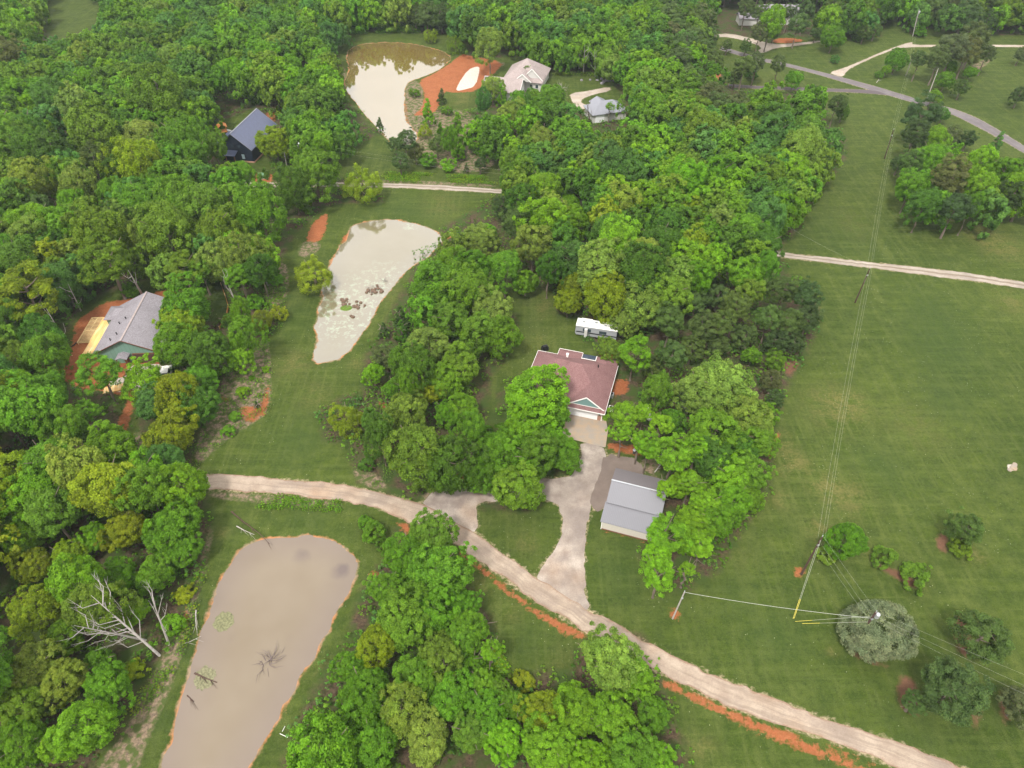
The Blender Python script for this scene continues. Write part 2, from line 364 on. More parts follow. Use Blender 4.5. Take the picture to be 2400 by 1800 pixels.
SOIL = [
 TL(0, 1, [(1430, 800), (1500, 740), (1560, 680), (1700, 590), (1750, 560), (1765, 1000), (1600, 1110), (1450, 1200), (1260, 1385), (1270, 1180), (1420, 950)]),
 TL(0, 1, [(1700, 60), (1850, 30), (1880, 150), (1850, 300), (1730, 330), (1700, 200)]), Z2([(0, 380), (230, 370), (210, 480), (0, 560)]),
 TL(0, 2, [(1385, 60), (1380, 160), (1310, 450), (1200, 830), (1110, 1130), (990, 1400), (900, 1640), (850, 1800), (560, 1800), (650, 1600), (800, 1450), (950, 1100), (1100, 880), (1180, 700), (1290, 400), (1340, 150)]),
 TL(1, 1, [(690, 1230), (830, 1230), (850, 1300), (830, 1490), (560, 1610), (480, 1600), (640, 1450)]), TL(1, 1, [(60, 1370), (230, 1400), (330, 1540), (120, 1480)]),
 TL(1, 1, [(1940, 1310), (2060, 1310), (2060, 1500), (1940, 1400)]), TL(1, 0, [(450, 500), (540, 560), (520, 640), (620, 740), (800, 700), (880, 800), (1000, 850), (1000, 960), (1000, 1100), (700, 1130), (450, 980), (480, 870), (410, 780), (410, 560)]),
 TL(1, 0, [(270, 1160), (700, 1180), (1000, 1195), (1000, 1215), (270, 1185)]), TL(0, 1, [(860, 1130), (960, 1180), (960, 1330), (850, 1300)]), TL(1, 0, [(900, 390), (1060, 400), (1060, 430), (930, 430)]),
 TL(1, 2, [(1000, 900), (1080, 1080), (1120, 1110), (1060, 1110), (960, 940)]), TL(0, 1, [(1330, 1515), (2212, 1590), (2212, 1640), (1700, 1600), (1370, 1570)]),
 TL(0, 0, [(1340, 860), (1420, 850), (1420, 900), (1330, 900)]), TL(1, 0, [(0, 430), (30, 430), (20, 600), (-10, 620)]), TL(2, 0, [(1900, 400), (2010, 380), (1950, 440), (1830, 470)]),
]
PALE = [TL(1, 0, [(880, 428), (900, 442), (870, 560), (800, 580), (740, 592), (760, 540), (820, 452)]), TL(2, 1, [(2106, 1350), (2166, 1362), (2160, 1392), (2108, 1382)]),
        TL(0, 1, [(700, 800), (830, 780), (860, 880), (720, 880)]), TL(2, 1, [(2100, 1345), (2172, 1360), (2165, 1395), (2105, 1385)]),
        TL(0, 1, [(800, 700), (1100, 700), (1100, 900), (850, 900)])]
BEDS = [TL(2, 2, [(1640, 150), (1720, 130), (1720, 280), (1650, 250)]), TL(2, 2, [(1740, 680), (1830, 650), (1900, 960), (1780, 920)]), TL(2, 2, [(1400, 1060), (1500, 1060), (1560, 1320), (1450, 1310), (1380, 1200)]),
        TL(2, 2, [(2050, 1180), (2110, 1120), (2120, 1400), (2060, 1340)]), TL(2, 2, [(1060, 820), (1120, 900), (1350, 1000), (1300, 1010), (1080, 930)]), TL(2, 2, [(1220, 330), (1390, 370), (1590, 480), (1500, 500), (1370, 430)]),
        TL(2, 2, [(1880, 1260), (1950, 1270), (1900, 1430), (1880, 1400)]), TL(2, 1, [(640, 700), (720, 660), (760, 700), (690, 800)])]
# yellowed and lusher blotches of grass: (tile, x, y, radius px, amount)
BLOTCH = [(2, 1, 960, 980, 160, .8), (2, 1, 1100, 950, 90, .9), (2, 1, 650, 1200, 70, .9), (2, 1, 640, 1350, 90, .9), (2, 1, 760, 1330, 70, .8), (2, 1, 900, 1480, 90, .7), (2, 1, 1060, 1560, 150, .8),
          (2, 1, 640, 1580, 70, .8), (2, 0, 2050, 1580, 130, .9), (2, 0, 1900, 1500, 100, .6), (2, 2, 120, 1520, 80, .8), (2, 2, 880, 110, 80, 1.), (2, 2, 970, 900, 30, 1.), (2, 2, 1190, 245, 50, .9),
          (2, 2, 1900, 280, 60, .8), (2, 1, 2150, 300, 110, .7), (2, 0, 650, 610, 130, .7), (2, 2, 380, 300, 90, .3), (1, 1, 1300, 330, 100, .6), (1, 1, 1290, 560, 100, .5), (0, 1, 1900, 700, 110, .7),
          (0, 1, 2050, 900, 110, .5), (1, 0, 650, 1330, 120, .5), (1, 2, 1200, 200, 90, .5), (1, 2, 1080, 650, 90, .5), (1, 2, 930, 460, 70, .6), (1, 2, 1400, 950, 120, .3), (0, 2, 2000, 1000, 60, .4),
          (1, 1, 350, 250, 70, .6), (1, 1, 100, 700, 60, .6), (0, 2, 1450, 130, 50, .6), (1, 0, 780, 640, 60, .9), (1, 0, 870, 1060, 70, .8), (0, 1, 1500, 1500, 200, .0), (2, 1, 1500, 1100, 200, .35), (2, 0, 1100, 1450, 120, .3)]
LUSH = [(2, 1, 1700, 600, 260, 1.), (2, 1, 1300, 1350, 180, .8), (2, 1, 1700, 950, 180, .7), (2, 2, 600, 800, 200, .8), (2, 2, 350, 550, 150, .5), (0, 1, 1950, 1180, 200, .9), (0, 2, 1200, 900, 110, 1.), (0, 2, 1010, 1350, 110, 1.),
        (0, 2, 1330, 600, 80, .9), (1, 2, 1800, 400, 150, .8), (1, 2, 1250, 850, 180, .5), (1, 0, 400, 1400, 160, .8), (1, 1, 980, 1050, 70, 1.), (1, 1, 1250, 430, 80, .5), (2, 1, 700, 650, 80, .7), (0, 1, 1850, 400, 80, .7),
        (0, 1, 1400, 330, 90, 1.), (2, 1, 1600, 330, 200, .7), (1, 0, 620, 1500, 150, .6), (2, 0, 1000, 1500, 160, .4), (2, 2, 1500, 1550, 200, .5), (1, 2, 1900, 170, 100, .7), (0, 2, 1500, 100, 90, .6), (0, 2, 2000, 60, 150, .6)]

# ------------------------------------------------------------------ ground sheet
def axis(lo, hi, step, far):
    mid = np.arange(lo, hi + 1e-6, step)
    out = []; x = hi; s = step
    while x < far: s *= 1.35; x += s; out.append(x)
    neg = []; x = lo; s = step
    while x > -far: s *= 1.35; x -= s; neg.append(x)
    return np.array(neg[::-1] + list(mid) + out)
ax = axis(-235, 235, .62, 5000); ay = axis(24, 350, .62, 5000)
GX, GY = np.meshgrid(ax, ay)
SH = GX.shape
gx = GX.ravel(); gy = GY.ravel()
s_pond = np.maximum.reduce([sd_poly(P, gx, gy, 8.) for P in (POND1, POND2, POND3)])
wob = (vnoise(gx, gy, 2.2, 3) - .5) * .7 + (vnoise(gx, gy, .9, 5) - .5) * .3
s_w = s_pond + wob
def ground_z(s):
    a = np.clip((s + 3.2) / 3.2, 0, 1)
    z = -.5 * a * a * (3 - 2 * a)
    return z - np.clip(s, 0, 4) * .3
gz = ground_z(s_w)
n0, n1 = SH
me = bpy.data.meshes.new("ground")
me.vertices.add(n0 * n1)
me.vertices.foreach_set('co', np.stack([gx, gy, gz], 1).astype(np.float32).ravel())
ii = (np.arange(n0 - 1)[:, None] * n1 + np.arange(n1 - 1)[None, :]).ravel()
fc = np.stack([ii, ii + 1, ii + 1 + n1, ii + n1], 1).astype(np.int32)
me.loops.add(fc.size); me.loops.foreach_set('vertex_index', fc.ravel())
me.polygons.add(len(fc)); me.polygons.foreach_set('loop_start', np.arange(0, fc.size, 4, dtype=np.int32))
me.polygons.foreach_set('use_smooth', np.ones(len(fc), bool))
me.update(calc_edges=True)
def put(name, a):
    at_ = me.attributes.new(name, 'FLOAT', 'POINT'); at_.data.foreach_set('value', a.astype(np.float32))
def mask(polys, soft=1.0, it=1):
    a = np.full(gx.shape, -4.)
    for P in polys: np.maximum(a, sd_poly(smooth_closed(G(P), it) if it else P, gx, gy, 4.), out=a)
    return np.clip(a / (2 * soft) + .5, 0, 1)
put('m_open', np.clip(np.maximum.reduce([sd_poly(G(P), gx, gy, 4.) for P in OPEN]) / 5 + .5, 0, 1))
put('m_dirt', mask(DIRT, .8)); put('m_soil', mask(SOIL, 1.6)); put('m_pale', mask(PALE, .6)); put('m_bed', mask(BEDS, 1.2))
put('m_rim', np.clip(np.maximum.reduce([sd_poly(P, gx, gy, 4.) for P in SHEETS]) / 2.4 + 1, 0, 1))
put('m_shore', np.clip(s_w / 3. + 1., 0, 1))
def blobs(L):
    a = np.zeros(gx.shape)
    for c, r, x, y, rad, w in L:
        u, v = T(c, r, x, y); p = at(u, v)
        q = at(u + rad * .36, v); q2 = at(u, v - rad * .3)
        rx = abs(q[0] - p[0]) + .1; ry = abs(q2[1] - p[1]) + .1
        a += w * np.exp(-((gx - p[0]) / rx) ** 2 - ((gy - p[1]) / ry) ** 2)
    return np.clip(a, 0, 1)
put('m_dry', blobs(BLOTCH)); put('m_lush', blobs(LUSH))

k = NT("ground_material")
n1_ = k.noise(.045, 4); n2_ = k.noise(.35, 4); n3_ = k.noise(2.2, 4, rough=.7); n4_ = k.noise(9, 2); n5_ = k.noise(.9, 3)
st1 = k.noise(1.0, 3, k.vec((.05, .9, 1), (0, 0, math.radians(-22)))); st2 = k.noise(1.0, 3, k.vec((1.1, .04, 1), (0, 0, math.radians(8))))
gr = k.mix(k.mr(n1_, .40, .60), (.070, .108, .010), (.112, .150, .017))
n6_ = k.noise(.14, 5, rough=.6)
gr = k.mix(k.mt('MULTIPLY', k.mr(n6_, .48, .66), .55), gr, (.112, .132, .032))
gr = k.mix(k.mt('MULTIPLY', k.mr(k.noise(1.0, 4, k.vec((.10, .5, 1), (0, 0, math.radians(-14)))), .50, .64), .6), gr, (.052, .078, .013))
gr = k.mix(k.mt('MULTIPLY', k.mr(st1, .46, .60), .85), gr, (.135, .172, .030))
gr = k.mix(k.mt('MULTIPLY', k.mr(st2, .48, .60), .8), gr, (.142, .172, .034))
gr = k.mix(k.mr(n2_, .38, .75), gr, (.055, .088, .011))
gr = k.mix(k.mt('MULTIPLY', k.mr(n3_, .48, .70), .65), gr, (.135, .165, .035)); gr = k.mix(k.mt('MULTIPLY', k.mr(k.noise(1.3, 5, rough=.75), .50, .66), .55), gr, (.035, .060, .008))
gr = k.mix(k.mt('ADD', k.mt('MULTIPLY', k.mr(n4_, .3, .62), .6), .4), (.026, .046, .008), gr)
gr = k.mix(k.mt('MULTIPLY', k.attr('m_lush'), .55), gr, k.mix(n3_, (.036, .066, .012), (.062, .10, .02)))
dryf = k.mt('MULTIPLY', k.mt('MULTIPLY', k.attr('m_dry'), .55), k.mr(k.mt('ADD', n2_, k.mt('MULTIPLY', n3_, .7)), .72, .98))
gr = k.mix(1.0, gr, (.69, .71, .80), 'MULTIPLY')
gr = k.mix(k.mt('MULTIPLY', k.mr(k.noise(.02, 3), .42, .62), .35), gr, k.mix(1.0, gr, (.62, .70, .70), 'MULTIPLY'))
gr = k.mix(dryf, gr, k.mix(n3_, (.12, .125, .035), (.23, .18, .07)))
# scattered white clover heads
vd = k.voro(1.5); clo = k.mt('MULTIPLY', k.mt('LESS_THAN', vd, .075), k.mr(k.noise(.12, 2), .5, .6))
gr = k.mix(k.mt('MULTIPLY', clo, .8), gr, (.42, .44, .30))
lit = k.mix(k.mr(n3_, .35, .7), (.035, .026, .016), (.11, .075, .048))
lit = k.mix(k.mr(n2_, .40, .60), lit, (.040, .066, .014))
edge = k.mt('ADD', k.attr('m_open'), k.mt('MULTIPLY', k.mt('SUBTRACT', n5_, .5), .45))
c = k.mix(k.mr(edge, .30, .62), lit, gr)
so = k.mix(k.mr(n3_, .35, .65), (.10, .075, .055), (.26, .19, .13)); so = k.mix(k.mr(n5_, .42, .58), so, (.062, .085, .022))
def lay(c, a, col, w=.5, lo=.42, hi=.58):
    e = k.mt('ADD', k.attr(a), k.mt('MULTIPLY', k.mt('SUBTRACT', k.mt('ADD', k.mt('MULTIPLY', n5_, .6), k.mt('MULTIPLY', n3_, .4)), .5), w))
    return k.mix(k.mr(e, lo, hi), c, col)
c = lay(c, 'm_soil', so, .7)
bed = k.mix(n3_, (.07, .04, .025), (.20, .10, .06)); c = lay(c, 'm_bed', bed, .7, .4, .7)
di = k.mix(k.mr(n2_, .35, .65), (.25, .090, .040), (.39, .155, .070)); di = k.mix(k.mt('MULTIPLY', k.mr(n3_, .42, .68), .6), di, (.46, .27, .15)); di = k.mix(k.mt('MULTIPLY', k.mr(n5_, .52, .66), .6), di, (.14, .10, .04)); di = k.mix(k.mt('MULTIPLY', k.mr(n4_, .3, .5), .4), (.22, .06, .02), di)
c = lay(c, 'm_dirt', di, 2.2, .50, .80)
rim = k.mix(k.mr(n3_, .4, .6), (.15, .13, .06), (.36, .29, .19)); c = lay(c, 'm_rim', rim, 1.1, .86, 1.1)
pa = k.mix(k.mr(n3_, .4, .6), (.40, .34, .29), (.58, .52, .46)); c = lay(c, 'm_pale', pa, .5)
sh = k.mix(k.mr(n2_, .40, .6), (.25, .185, .12), (.38, .17, .075)); c = lay(c, 'm_shore', sh, .6, .80, .95)
k.pbr(c, .95, k.bump(k.mt('ADD', n4_, n3_), .55, .16), spec=.12)
me.materials.append(k.m)
ground = bpy.data.objects.new("ground", me); COL.objects.link(ground); ground['kind'] = 'structure'

# ------------------------------------------------------------------ road sheets
def gravel_mat(name, c1, c2, c3, edge=(.30, .15, .08), tracks=.0, scale=1.):
    k = NT(name)
    a = k.attr('across'); n = k.noise(.45 * scale, 4)
    so_ = k.n('ShaderNodeSeparateXYZ'); k.set(so_.inputs[0], k.obj()); cv = k.n('ShaderNodeCombineXYZ'); k.set(cv.inputs[0], k.mt('MULTIPLY', a, 7.)); k.set(cv.inputs[1], k.mt('MULTIPLY', so_.outputs[0], .07)); k.set(cv.inputs[2], k.mt('MULTIPLY', so_.outputs[1], .07))
    rut = k.noise(1.0, 4, cv.outputs[0]); f = k.noise(4, 4, rough=.75); ff = k.noise(16, 2)
    col = k.mix(k.mr(n, .35, .65), c1, c2)
    lng = k.noise(1.0, 3, k.vec((.10, .10, 1)))
    col = k.mix(k.mt('MULTIPLY', k.mr(lng, .5, .75), .7), col, c3)
    col = k.mix(k.mt('MULTIPLY', k.mr(rut, .48, .62), .55), col, tuple(x * .62 for x in c1))
    col = k.mix(k.mt('MULTIPLY', k.mr(k.noise(.22, 5), .50, .64), .55), col, tuple(x * .68 * q for x, q in zip(c1, (.95, .97, 1.08))))
    if tracks:
        # two wheel paths either side of a darker middle strip
        d = k.mt('ABSOLUTE', k.mt('SUBTRACT', a, .5))
        mid = k.mt('SUBTRACT', 1.0, k.mr(k.mt('ADD', d, k.mt('MULTIPLY', k.mt('SUBTRACT', f, .5), .12)), .06, .16))
        col = k.mix(k.mt('MULTIPLY', mid, tracks), col, (.20, .16, .11))
    d = k.mt('ABSOLUTE', k.mt('SUBTRACT', a, .5))
    e = k.mr(k.mt('ADD', d, k.mt('MULTIPLY', k.mt('SUBTRACT', k.noise(1.1, 4), .5), .28)), .40, .50)
    col = k.mix(k.mt('MULTIPLY', e, .75), col, edge)
    col = k.mix(k.mt('MULTIPLY', k.mr(f, .42, .62), .35), k.mix(.4, col, (.16, .12, .09)), col)
    col = k.mix(k.mt('MULTIPLY', k.mr(ff, .4, .6), .45), k.mix(.45, col, (.12, .09, .07)), col)
    k.pbr(col, .95, k.bump(k.mt('ADD', f, ff), .5, .06), spec=.15)
    return k.m
def ribbon(name, A, B, z, mat, jit=.25, step=.5, cross=8, smooth=2, drop=False):
    a = smooth_open(G(A), smooth); b = smooth_open(G(B), smooth)
    L = max(np.linalg.norm(np.diff(a, axis=0), axis=1).sum(), 1); n = int(L / step)
    a = resample(a, n); b = resample(b, n)
    s = np.arange(n) * step
    w = (b - a); w /= np.linalg.norm(w, axis=1)[:, None]
    ja = (vnoise(s, s * 0, 1.3, 11) - .5) * 2 * jit + (vnoise(s, s * 0, 6., 12) - .5) * 2 * jit
    jb = (vnoise(s, s * 0, 1.3, 21) - .5) * 2 * jit + (vnoise(s, s * 0, 6., 22) - .5) * 2 * jit
    a = a + w * ja[:, None]; b = b + w * jb[:, None]
    t = np.linspace(0, 1, cross + 1)
    P = a[:, None, :] * (1 - t)[None, :, None] + b[:, None, :] * t[None, :, None]
    zz = z + .05 * np.sin(np.pi * t)[None, :] * np.ones((n, 1))
    V = np.concatenate([P, zz[..., None]], 2).reshape(-1, 3)
    m = cross + 1
    ii = (np.arange(n - 1)[:, None] * m + np.arange(cross)[None, :]).ravel()
    fc = np.stack([ii, ii + 1, ii + 1 + m, ii + m], 1)
    me = bpy.data.meshes.new(name); me.from_pydata(V.tolist(), [], fc.tolist())
    at_ = me.attributes.new('across', 'FLOAT', 'POINT'); at_.data.foreach_set('value', np.tile(t, n).astype(np.float32))
    me.update(); me.materials.append(mat)
    # faces up
    if me.polygons[0].normal.z < 0: me.flip_normals()
    o = bpy.data.objects.new(name, me); COL.objects.link(o); o['kind'] = 'structure'
    return o
def sheet(name, P, z, mat, jit=.2, step=.45):
    P = np.asarray(P, float); Q = np.vstack([P, P[:1]])
    L = np.linalg.norm(np.diff(Q, axis=0), axis=1).sum(); n = int(L / step)
    R = resample(Q, n)[:-1]
    if jit: R = R + np.stack([vnoise(R[:, 0], R[:, 1], 1.1, 31) - .5, vnoise(R[:, 0], R[:, 1], 1.1, 32) - .5], 1) * 2 * jit
    bm = bmesh.new(); vs = [bm.verts.new((x, y, z)) for x, y in R]
    f = bm.faces.new(vs)
    bmesh.ops.triangulate(bm, faces=[f]); bmesh.ops.recalc_face_normals(bm, faces=bm.faces)
    me = bpy.data.meshes.new(name); bm.to_mesh(me); bm.free()
    if sum(p.normal.z * p.area for p in me.polygons) < 0: me.flip_normals()
    at_ = me.attributes.new('across', 'FLOAT', 'POINT'); at_.data.foreach_set('value', np.full(len(me.vertices), .5, np.float32))
    me.materials.append(mat)
    o = bpy.data.objects.new(name, me); COL.objects.link(o); o['kind'] = 'structure'
    return o
M_road = gravel_mat("road_gravel", (.46, .365, .29), (.66, .55, .44), (.50, .29, .16))
M_track = gravel_mat("track_gravel", (.52, .46, .39), (.68, .63, .57), (.50, .41, .32), edge=(.30, .26, .16), tracks=.75)
M_drive = gravel_mat("drive_gravel", (.36, .31, .285), (.70, .63, .56), (.46, .30, .19))
M_apron = gravel_mat("apron_gravel", (.17, .14, .135), (.24, .20, .19), (.42, .36, .33))
M_asph = gravel_mat("asphalt_worn", (.13, .14, .19), (.19, .20, .25), (.27, .26, .27), edge=(.36, .33, .30))
M_lane = gravel_mat("asphalt_dark", (.035, .045, .09), (.06, .07, .12), (.10, .10, .14), edge=(.20, .18, .15))
M_pdrive = gravel_mat("pale_drive", (.60, .52, .44), (.74, .66, .58), (.50, .38, .28), edge=(.50, .40, .30))
ribbon("gravel_road", ROAD_N, ROAD_S, .030, M_road, .28)
ribbon("farm_track", TRK_N, TRK_S, .030, M_track, .2, cross=12)
sheet("driveway", DRIVE, .022, M_drive, .28)
sheet("gravel_apron", APRON, .030, M_apron, .25)
ribbon("paved_road", ASPH_A, ASPH_B, .040, M_asph, .08, 1.)
ribbon("side_lane", LANE_A, LANE_B, .030, M_lane, .08, 1.)
sheet("far_driveway", DRV2, .022, M_pdrive, .15)
sheet("far_driveway", DRV3, .022, M_pdrive, .15)
sheet("far_driveway", DRV4, .022, M_pdrive, .1)
k = NT("concrete")
cn = k.noise(.6, 4); cc = k.mix(k.mr(cn, .4, .65), (.25, .21, .175), (.32, .225, .14)); cc = k.mix(k.mt('MULTIPLY', k.noise(6, 3), .3), cc, (.42, .38, .33))
k.pbr(cc, .85, spec=.2); M_conc = k.m
sheet("concrete_pad", G(TL(1, 1, [(1470, 1020), (1715, 1062), (1728, 1130), (1712, 1243), (1428, 1172), (1440, 1100)])), .040, M_conc, 0)
sheet("house_path", G(TL(1, 0, [(1250, 540), (1295, 543), (1265, 600), (1250, 595), (1275, 552), (1250, 548)])), .022, M_pdrive, 0)
sheet("house_path", G(TL(1, 0, [(1180, 560), (1215, 545), (1200, 640), (1150, 640)])), .022, M_pdrive, 0)

# ------------------------------------------------------------------ ponds
def water_mat(name, base, alt, mott, ior, algae=None):
    k = NT(name)
    n = k.noise(.09, 3); n2 = k.noise(.5, 4)
    c = k.mix(k.mr(n, .35, .65), base, alt)
    e = k.mr(k.attr('deep'), .0, 1.0)
    c = k.mix(k.mt('MULTIPLY', k.mt('SUBTRACT', 1., e), .6), c, mott)
    if algae:
        v = k.mt('MULTIPLY', k.mr(k.noise(.9, 5, rough=.7), .50, .62), k.attr('algae'))
        c = k.mix(k.mt('MULTIPLY', v, .40), c, algae)
    if name == "near_pond_water":
        sp = k.mr(k.mt('SUBTRACT', k.mt('ADD', k.voro(.13), k.mt('MULTIPLY', n2, .25)), 0.), .36, .22)
        sp = k.mt('MULTIPLY', sp, k.mr(e, 1., .45, 0., 1.))
        c = k.mix(k.mt('MULTIPLY', sp, .55), c, (.085, .065, .075))
    o = k.pbr(c, .04, k.bump(k.noise(2.5, 2), .015, .02), spec=.5)
    o.inputs['IOR'].default_value = ior
    return k.m
def pond(name, P, mat, algae=None):
    x0, y0 = P.min(0) - 3; x1, y1 = P.max(0) + 3
    X, Y = np.meshgrid(np.arange(x0, x1, .7), np.arange(y0, y1, .7))
    s = sd_poly(P, X.ravel(), Y.ravel(), 40.).reshape(X.shape)
    keep = s > -1.6
    idx = -np.ones(X.shape, int); idx[keep] = np.arange(keep.sum())
    q = keep[:-1, :-1] & keep[1:, :-1] & keep[:-1, 1:] & keep[1:, 1:]
    I, J = np.nonzero(q)
    F = np.stack([idx[I, J], idx[I, J + 1], idx[I + 1, J + 1], idx[I + 1, J]], 1)
    V = np.stack([X[keep], Y[keep], np.full(keep.sum(), -.5)], 1)
    me = bpy.data.meshes.new(name); me.from_pydata(V.tolist(), [], F.tolist())
    a = me.attributes.new('deep', 'FLOAT', 'POINT'); a.data.foreach_set('value', np.clip(s[keep] / 5., 0, 1).astype(np.float32))
    al = np.zeros(keep.sum())
    if algae:
        for (u, v, r) in algae:
            p = at(u, v, -.5); al += np.exp(-((V[:, 0] - p[0]) ** 2 + (V[:, 1] - p[1]) ** 2) / r ** 2)
    a = me.attributes.new('algae', 'FLOAT', 'POINT'); a.data.foreach_set('value', np.clip(al, 0, 1).astype(np.float32))
    me.update(); me.materials.append(mat)
    o = bpy.data.objects.new(name, me); COL.objects.link(o); o['kind'] = 'structure'
pond("near_pond", POND1, water_mat("near_pond_water", (.175, .140, .100), (.20, .163, .122), (.17, .135, .12), 1.38))
pond("middle_pond", POND2, water_mat("middle_pond_water", (.15, .125, .070), (.17, .145, .09), (.16, .14, .10), 2.5, (.33, .45, .31)),
     [(800, 735, 5), (850, 690, 6), (780, 700, 5), (770, 740, 6), (900, 650, 5), (965, 530, 2), (830, 760, 5)])
pond("far_pond", POND3, water_mat("far_pond_water", (.135, .095, .025), (.155, .11, .038), (.15, .11, .045), 3.4))

# ------------------------------------------------------------------ foliage
def leaf_mat(name, fixed=False):
    k = NT(name)
    if fixed:
        base = k.attr('tcol', 'Color'); tipw = .45
    else:
        oi = k.n("ShaderNodeObjectInfo"); base = oi.outputs['Color']; tipw = oi.outputs['Alpha']
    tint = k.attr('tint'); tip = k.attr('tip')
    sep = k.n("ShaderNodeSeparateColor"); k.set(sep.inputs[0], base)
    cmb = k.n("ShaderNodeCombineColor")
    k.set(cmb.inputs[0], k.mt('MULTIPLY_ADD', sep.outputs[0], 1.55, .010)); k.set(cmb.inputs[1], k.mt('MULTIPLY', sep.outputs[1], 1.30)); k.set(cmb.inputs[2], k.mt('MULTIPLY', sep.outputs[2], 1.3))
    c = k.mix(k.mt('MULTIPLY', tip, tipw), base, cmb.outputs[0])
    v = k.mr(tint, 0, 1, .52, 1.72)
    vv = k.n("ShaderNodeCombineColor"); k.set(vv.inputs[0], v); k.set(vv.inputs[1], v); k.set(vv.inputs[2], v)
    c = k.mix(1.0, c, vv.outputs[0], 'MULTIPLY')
    d = k.n("ShaderNodeBsdfPrincipled"); k.set(d.inputs['Base Color'], c); d.inputs['Roughness'].default_value = .55
    d.inputs['Specular IOR Level'].default_value = .12
    t = k.n("ShaderNodeBsdfTranslucent"); k.set(t.inputs['Color'], k.mix(1.0, c, (1.25, 1.35, .55), 'MULTIPLY'))
    m = k.n("ShaderNodeMixShader"); m.inputs[0].default_value = .30
    k.t.links.new(d.outputs[0], m.inputs[1]); k.t.links.new(t.outputs[0], m.inputs[2]); k.t.links.new(m.outputs[0], k.out.inputs['Surface'])
    return k.m
M_leaf = leaf_mat("leaf"); M_leaf_far = leaf_mat("leaf_far", True)
M_bark = plain("bark", (.16, .125, .10), .9, .3, 3)
M_dead = plain("dead_wood", (.36, .33, .31), .85, .25, 3)

def unit(n, rng):
    v = rng.normal(size=(n, 3)); return v / np.linalg.norm(v, axis=1)[:, None]
def leaves(C, Rp, M, size, elong, rng, flat=1., cc=(0, 0, 0), droop=0.):
    """leaf-sized quads on the outer half of each clump; returns verts (4n,3), tint, tip"""
    N = len(C); cc = np.asarray(cc, float)
    out = C - cc; out /= (np.linalg.norm(out, axis=1)[:, None] + 1e-9)
    rep = np.repeat(np.arange(N), M)
    d = unit(N * M, rng) + out[rep] * .75 + np.array([0, 0, .30]); d /= np.linalg.norm(d, axis=1)[:, None]
    rr = Rp[rep] * (.45 + .8 * rng.random(N * M) ** .8)
    p = C[rep] + d * rr[:, None] * np.array([1, 1, flat])
    if droop: p[:, 2] -= droop * rng.random(N * M) ** 2
    nrm = d * .8 + unit(N * M, rng) * .65 + np.array([0, 0, .35]); nrm /= np.linalg.norm(nrm, axis=1)[:, None]
    t = np.cross(nrm, unit(N * M, rng)); t /= np.linalg.norm(t, axis=1)[:, None]
    b = np.cross(nrm, t)
    L = size * rng.uniform(.65, 1.35, N * M)[:, None]; W = L * elong
    V = np.stack([p - t * L * .5, p + b * W * .5, p + t * L * .5, p - b * W * .5], 1).reshape(-1, 3)
    tint = .55 * rng.random(N)[rep] + .45 * rng.random(N * M)
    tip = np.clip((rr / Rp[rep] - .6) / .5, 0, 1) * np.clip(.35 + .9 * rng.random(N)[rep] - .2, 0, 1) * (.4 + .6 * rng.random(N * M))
    return V, tint, tip
def quads_mesh(name, V, tint, tip, tcol=None):
    n = len(V) // 4
    me = bpy.data.meshes.new(name)
    me.vertices.add(4 * n); me.vertices.foreach_set('co', V.astype(np.float32).ravel())
    me.loops.add(4 * n); me.loops.foreach_set('vertex_index', np.arange(4 * n, dtype=np.int32))
    me.polygons.add(n); me.polygons.foreach_set('loop_start', np.arange(0, 4 * n, 4, dtype=np.int32))
    me.update(calc_edges=True)
    for nm, a in (('tint', tint), ('tip', tip)):
        q = me.attributes.new(nm, 'FLOAT', 'FACE'); q.data.foreach_set('value', a.astype(np.float32))
    if tcol is not None:
        q = me.attributes.new('tcol', 'FLOAT_COLOR', 'FACE'); q.data.foreach_set('color', tcol.astype(np.float32).ravel())
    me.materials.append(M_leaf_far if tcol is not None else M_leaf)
    return me
def lobes(rng, n, amp):
    L = unit(n, rng); a = rng.uniform(.4, 1, n) * amp
    return lambda d: 1 + sum(a[i] * (np.clip(d @ L[i], 0, 1) ** 6 - .07) for i in range(n))
def fib(n, zmin, rng, jit=.12):
    i = np.arange(n) + .5
    z = 1 - (1 - zmin) * i / n
    ph = i * 2.39996 + rng.uniform(0, 6)
    r = np.sqrt(np.clip(1 - z * z, 0, 1))
    d = np.stack([r * np.cos(ph), r * np.sin(ph), z], 1) + rng.normal(size=(n, 3)) * jit
    return d / np.linalg.norm(d, axis=1)[:, None]
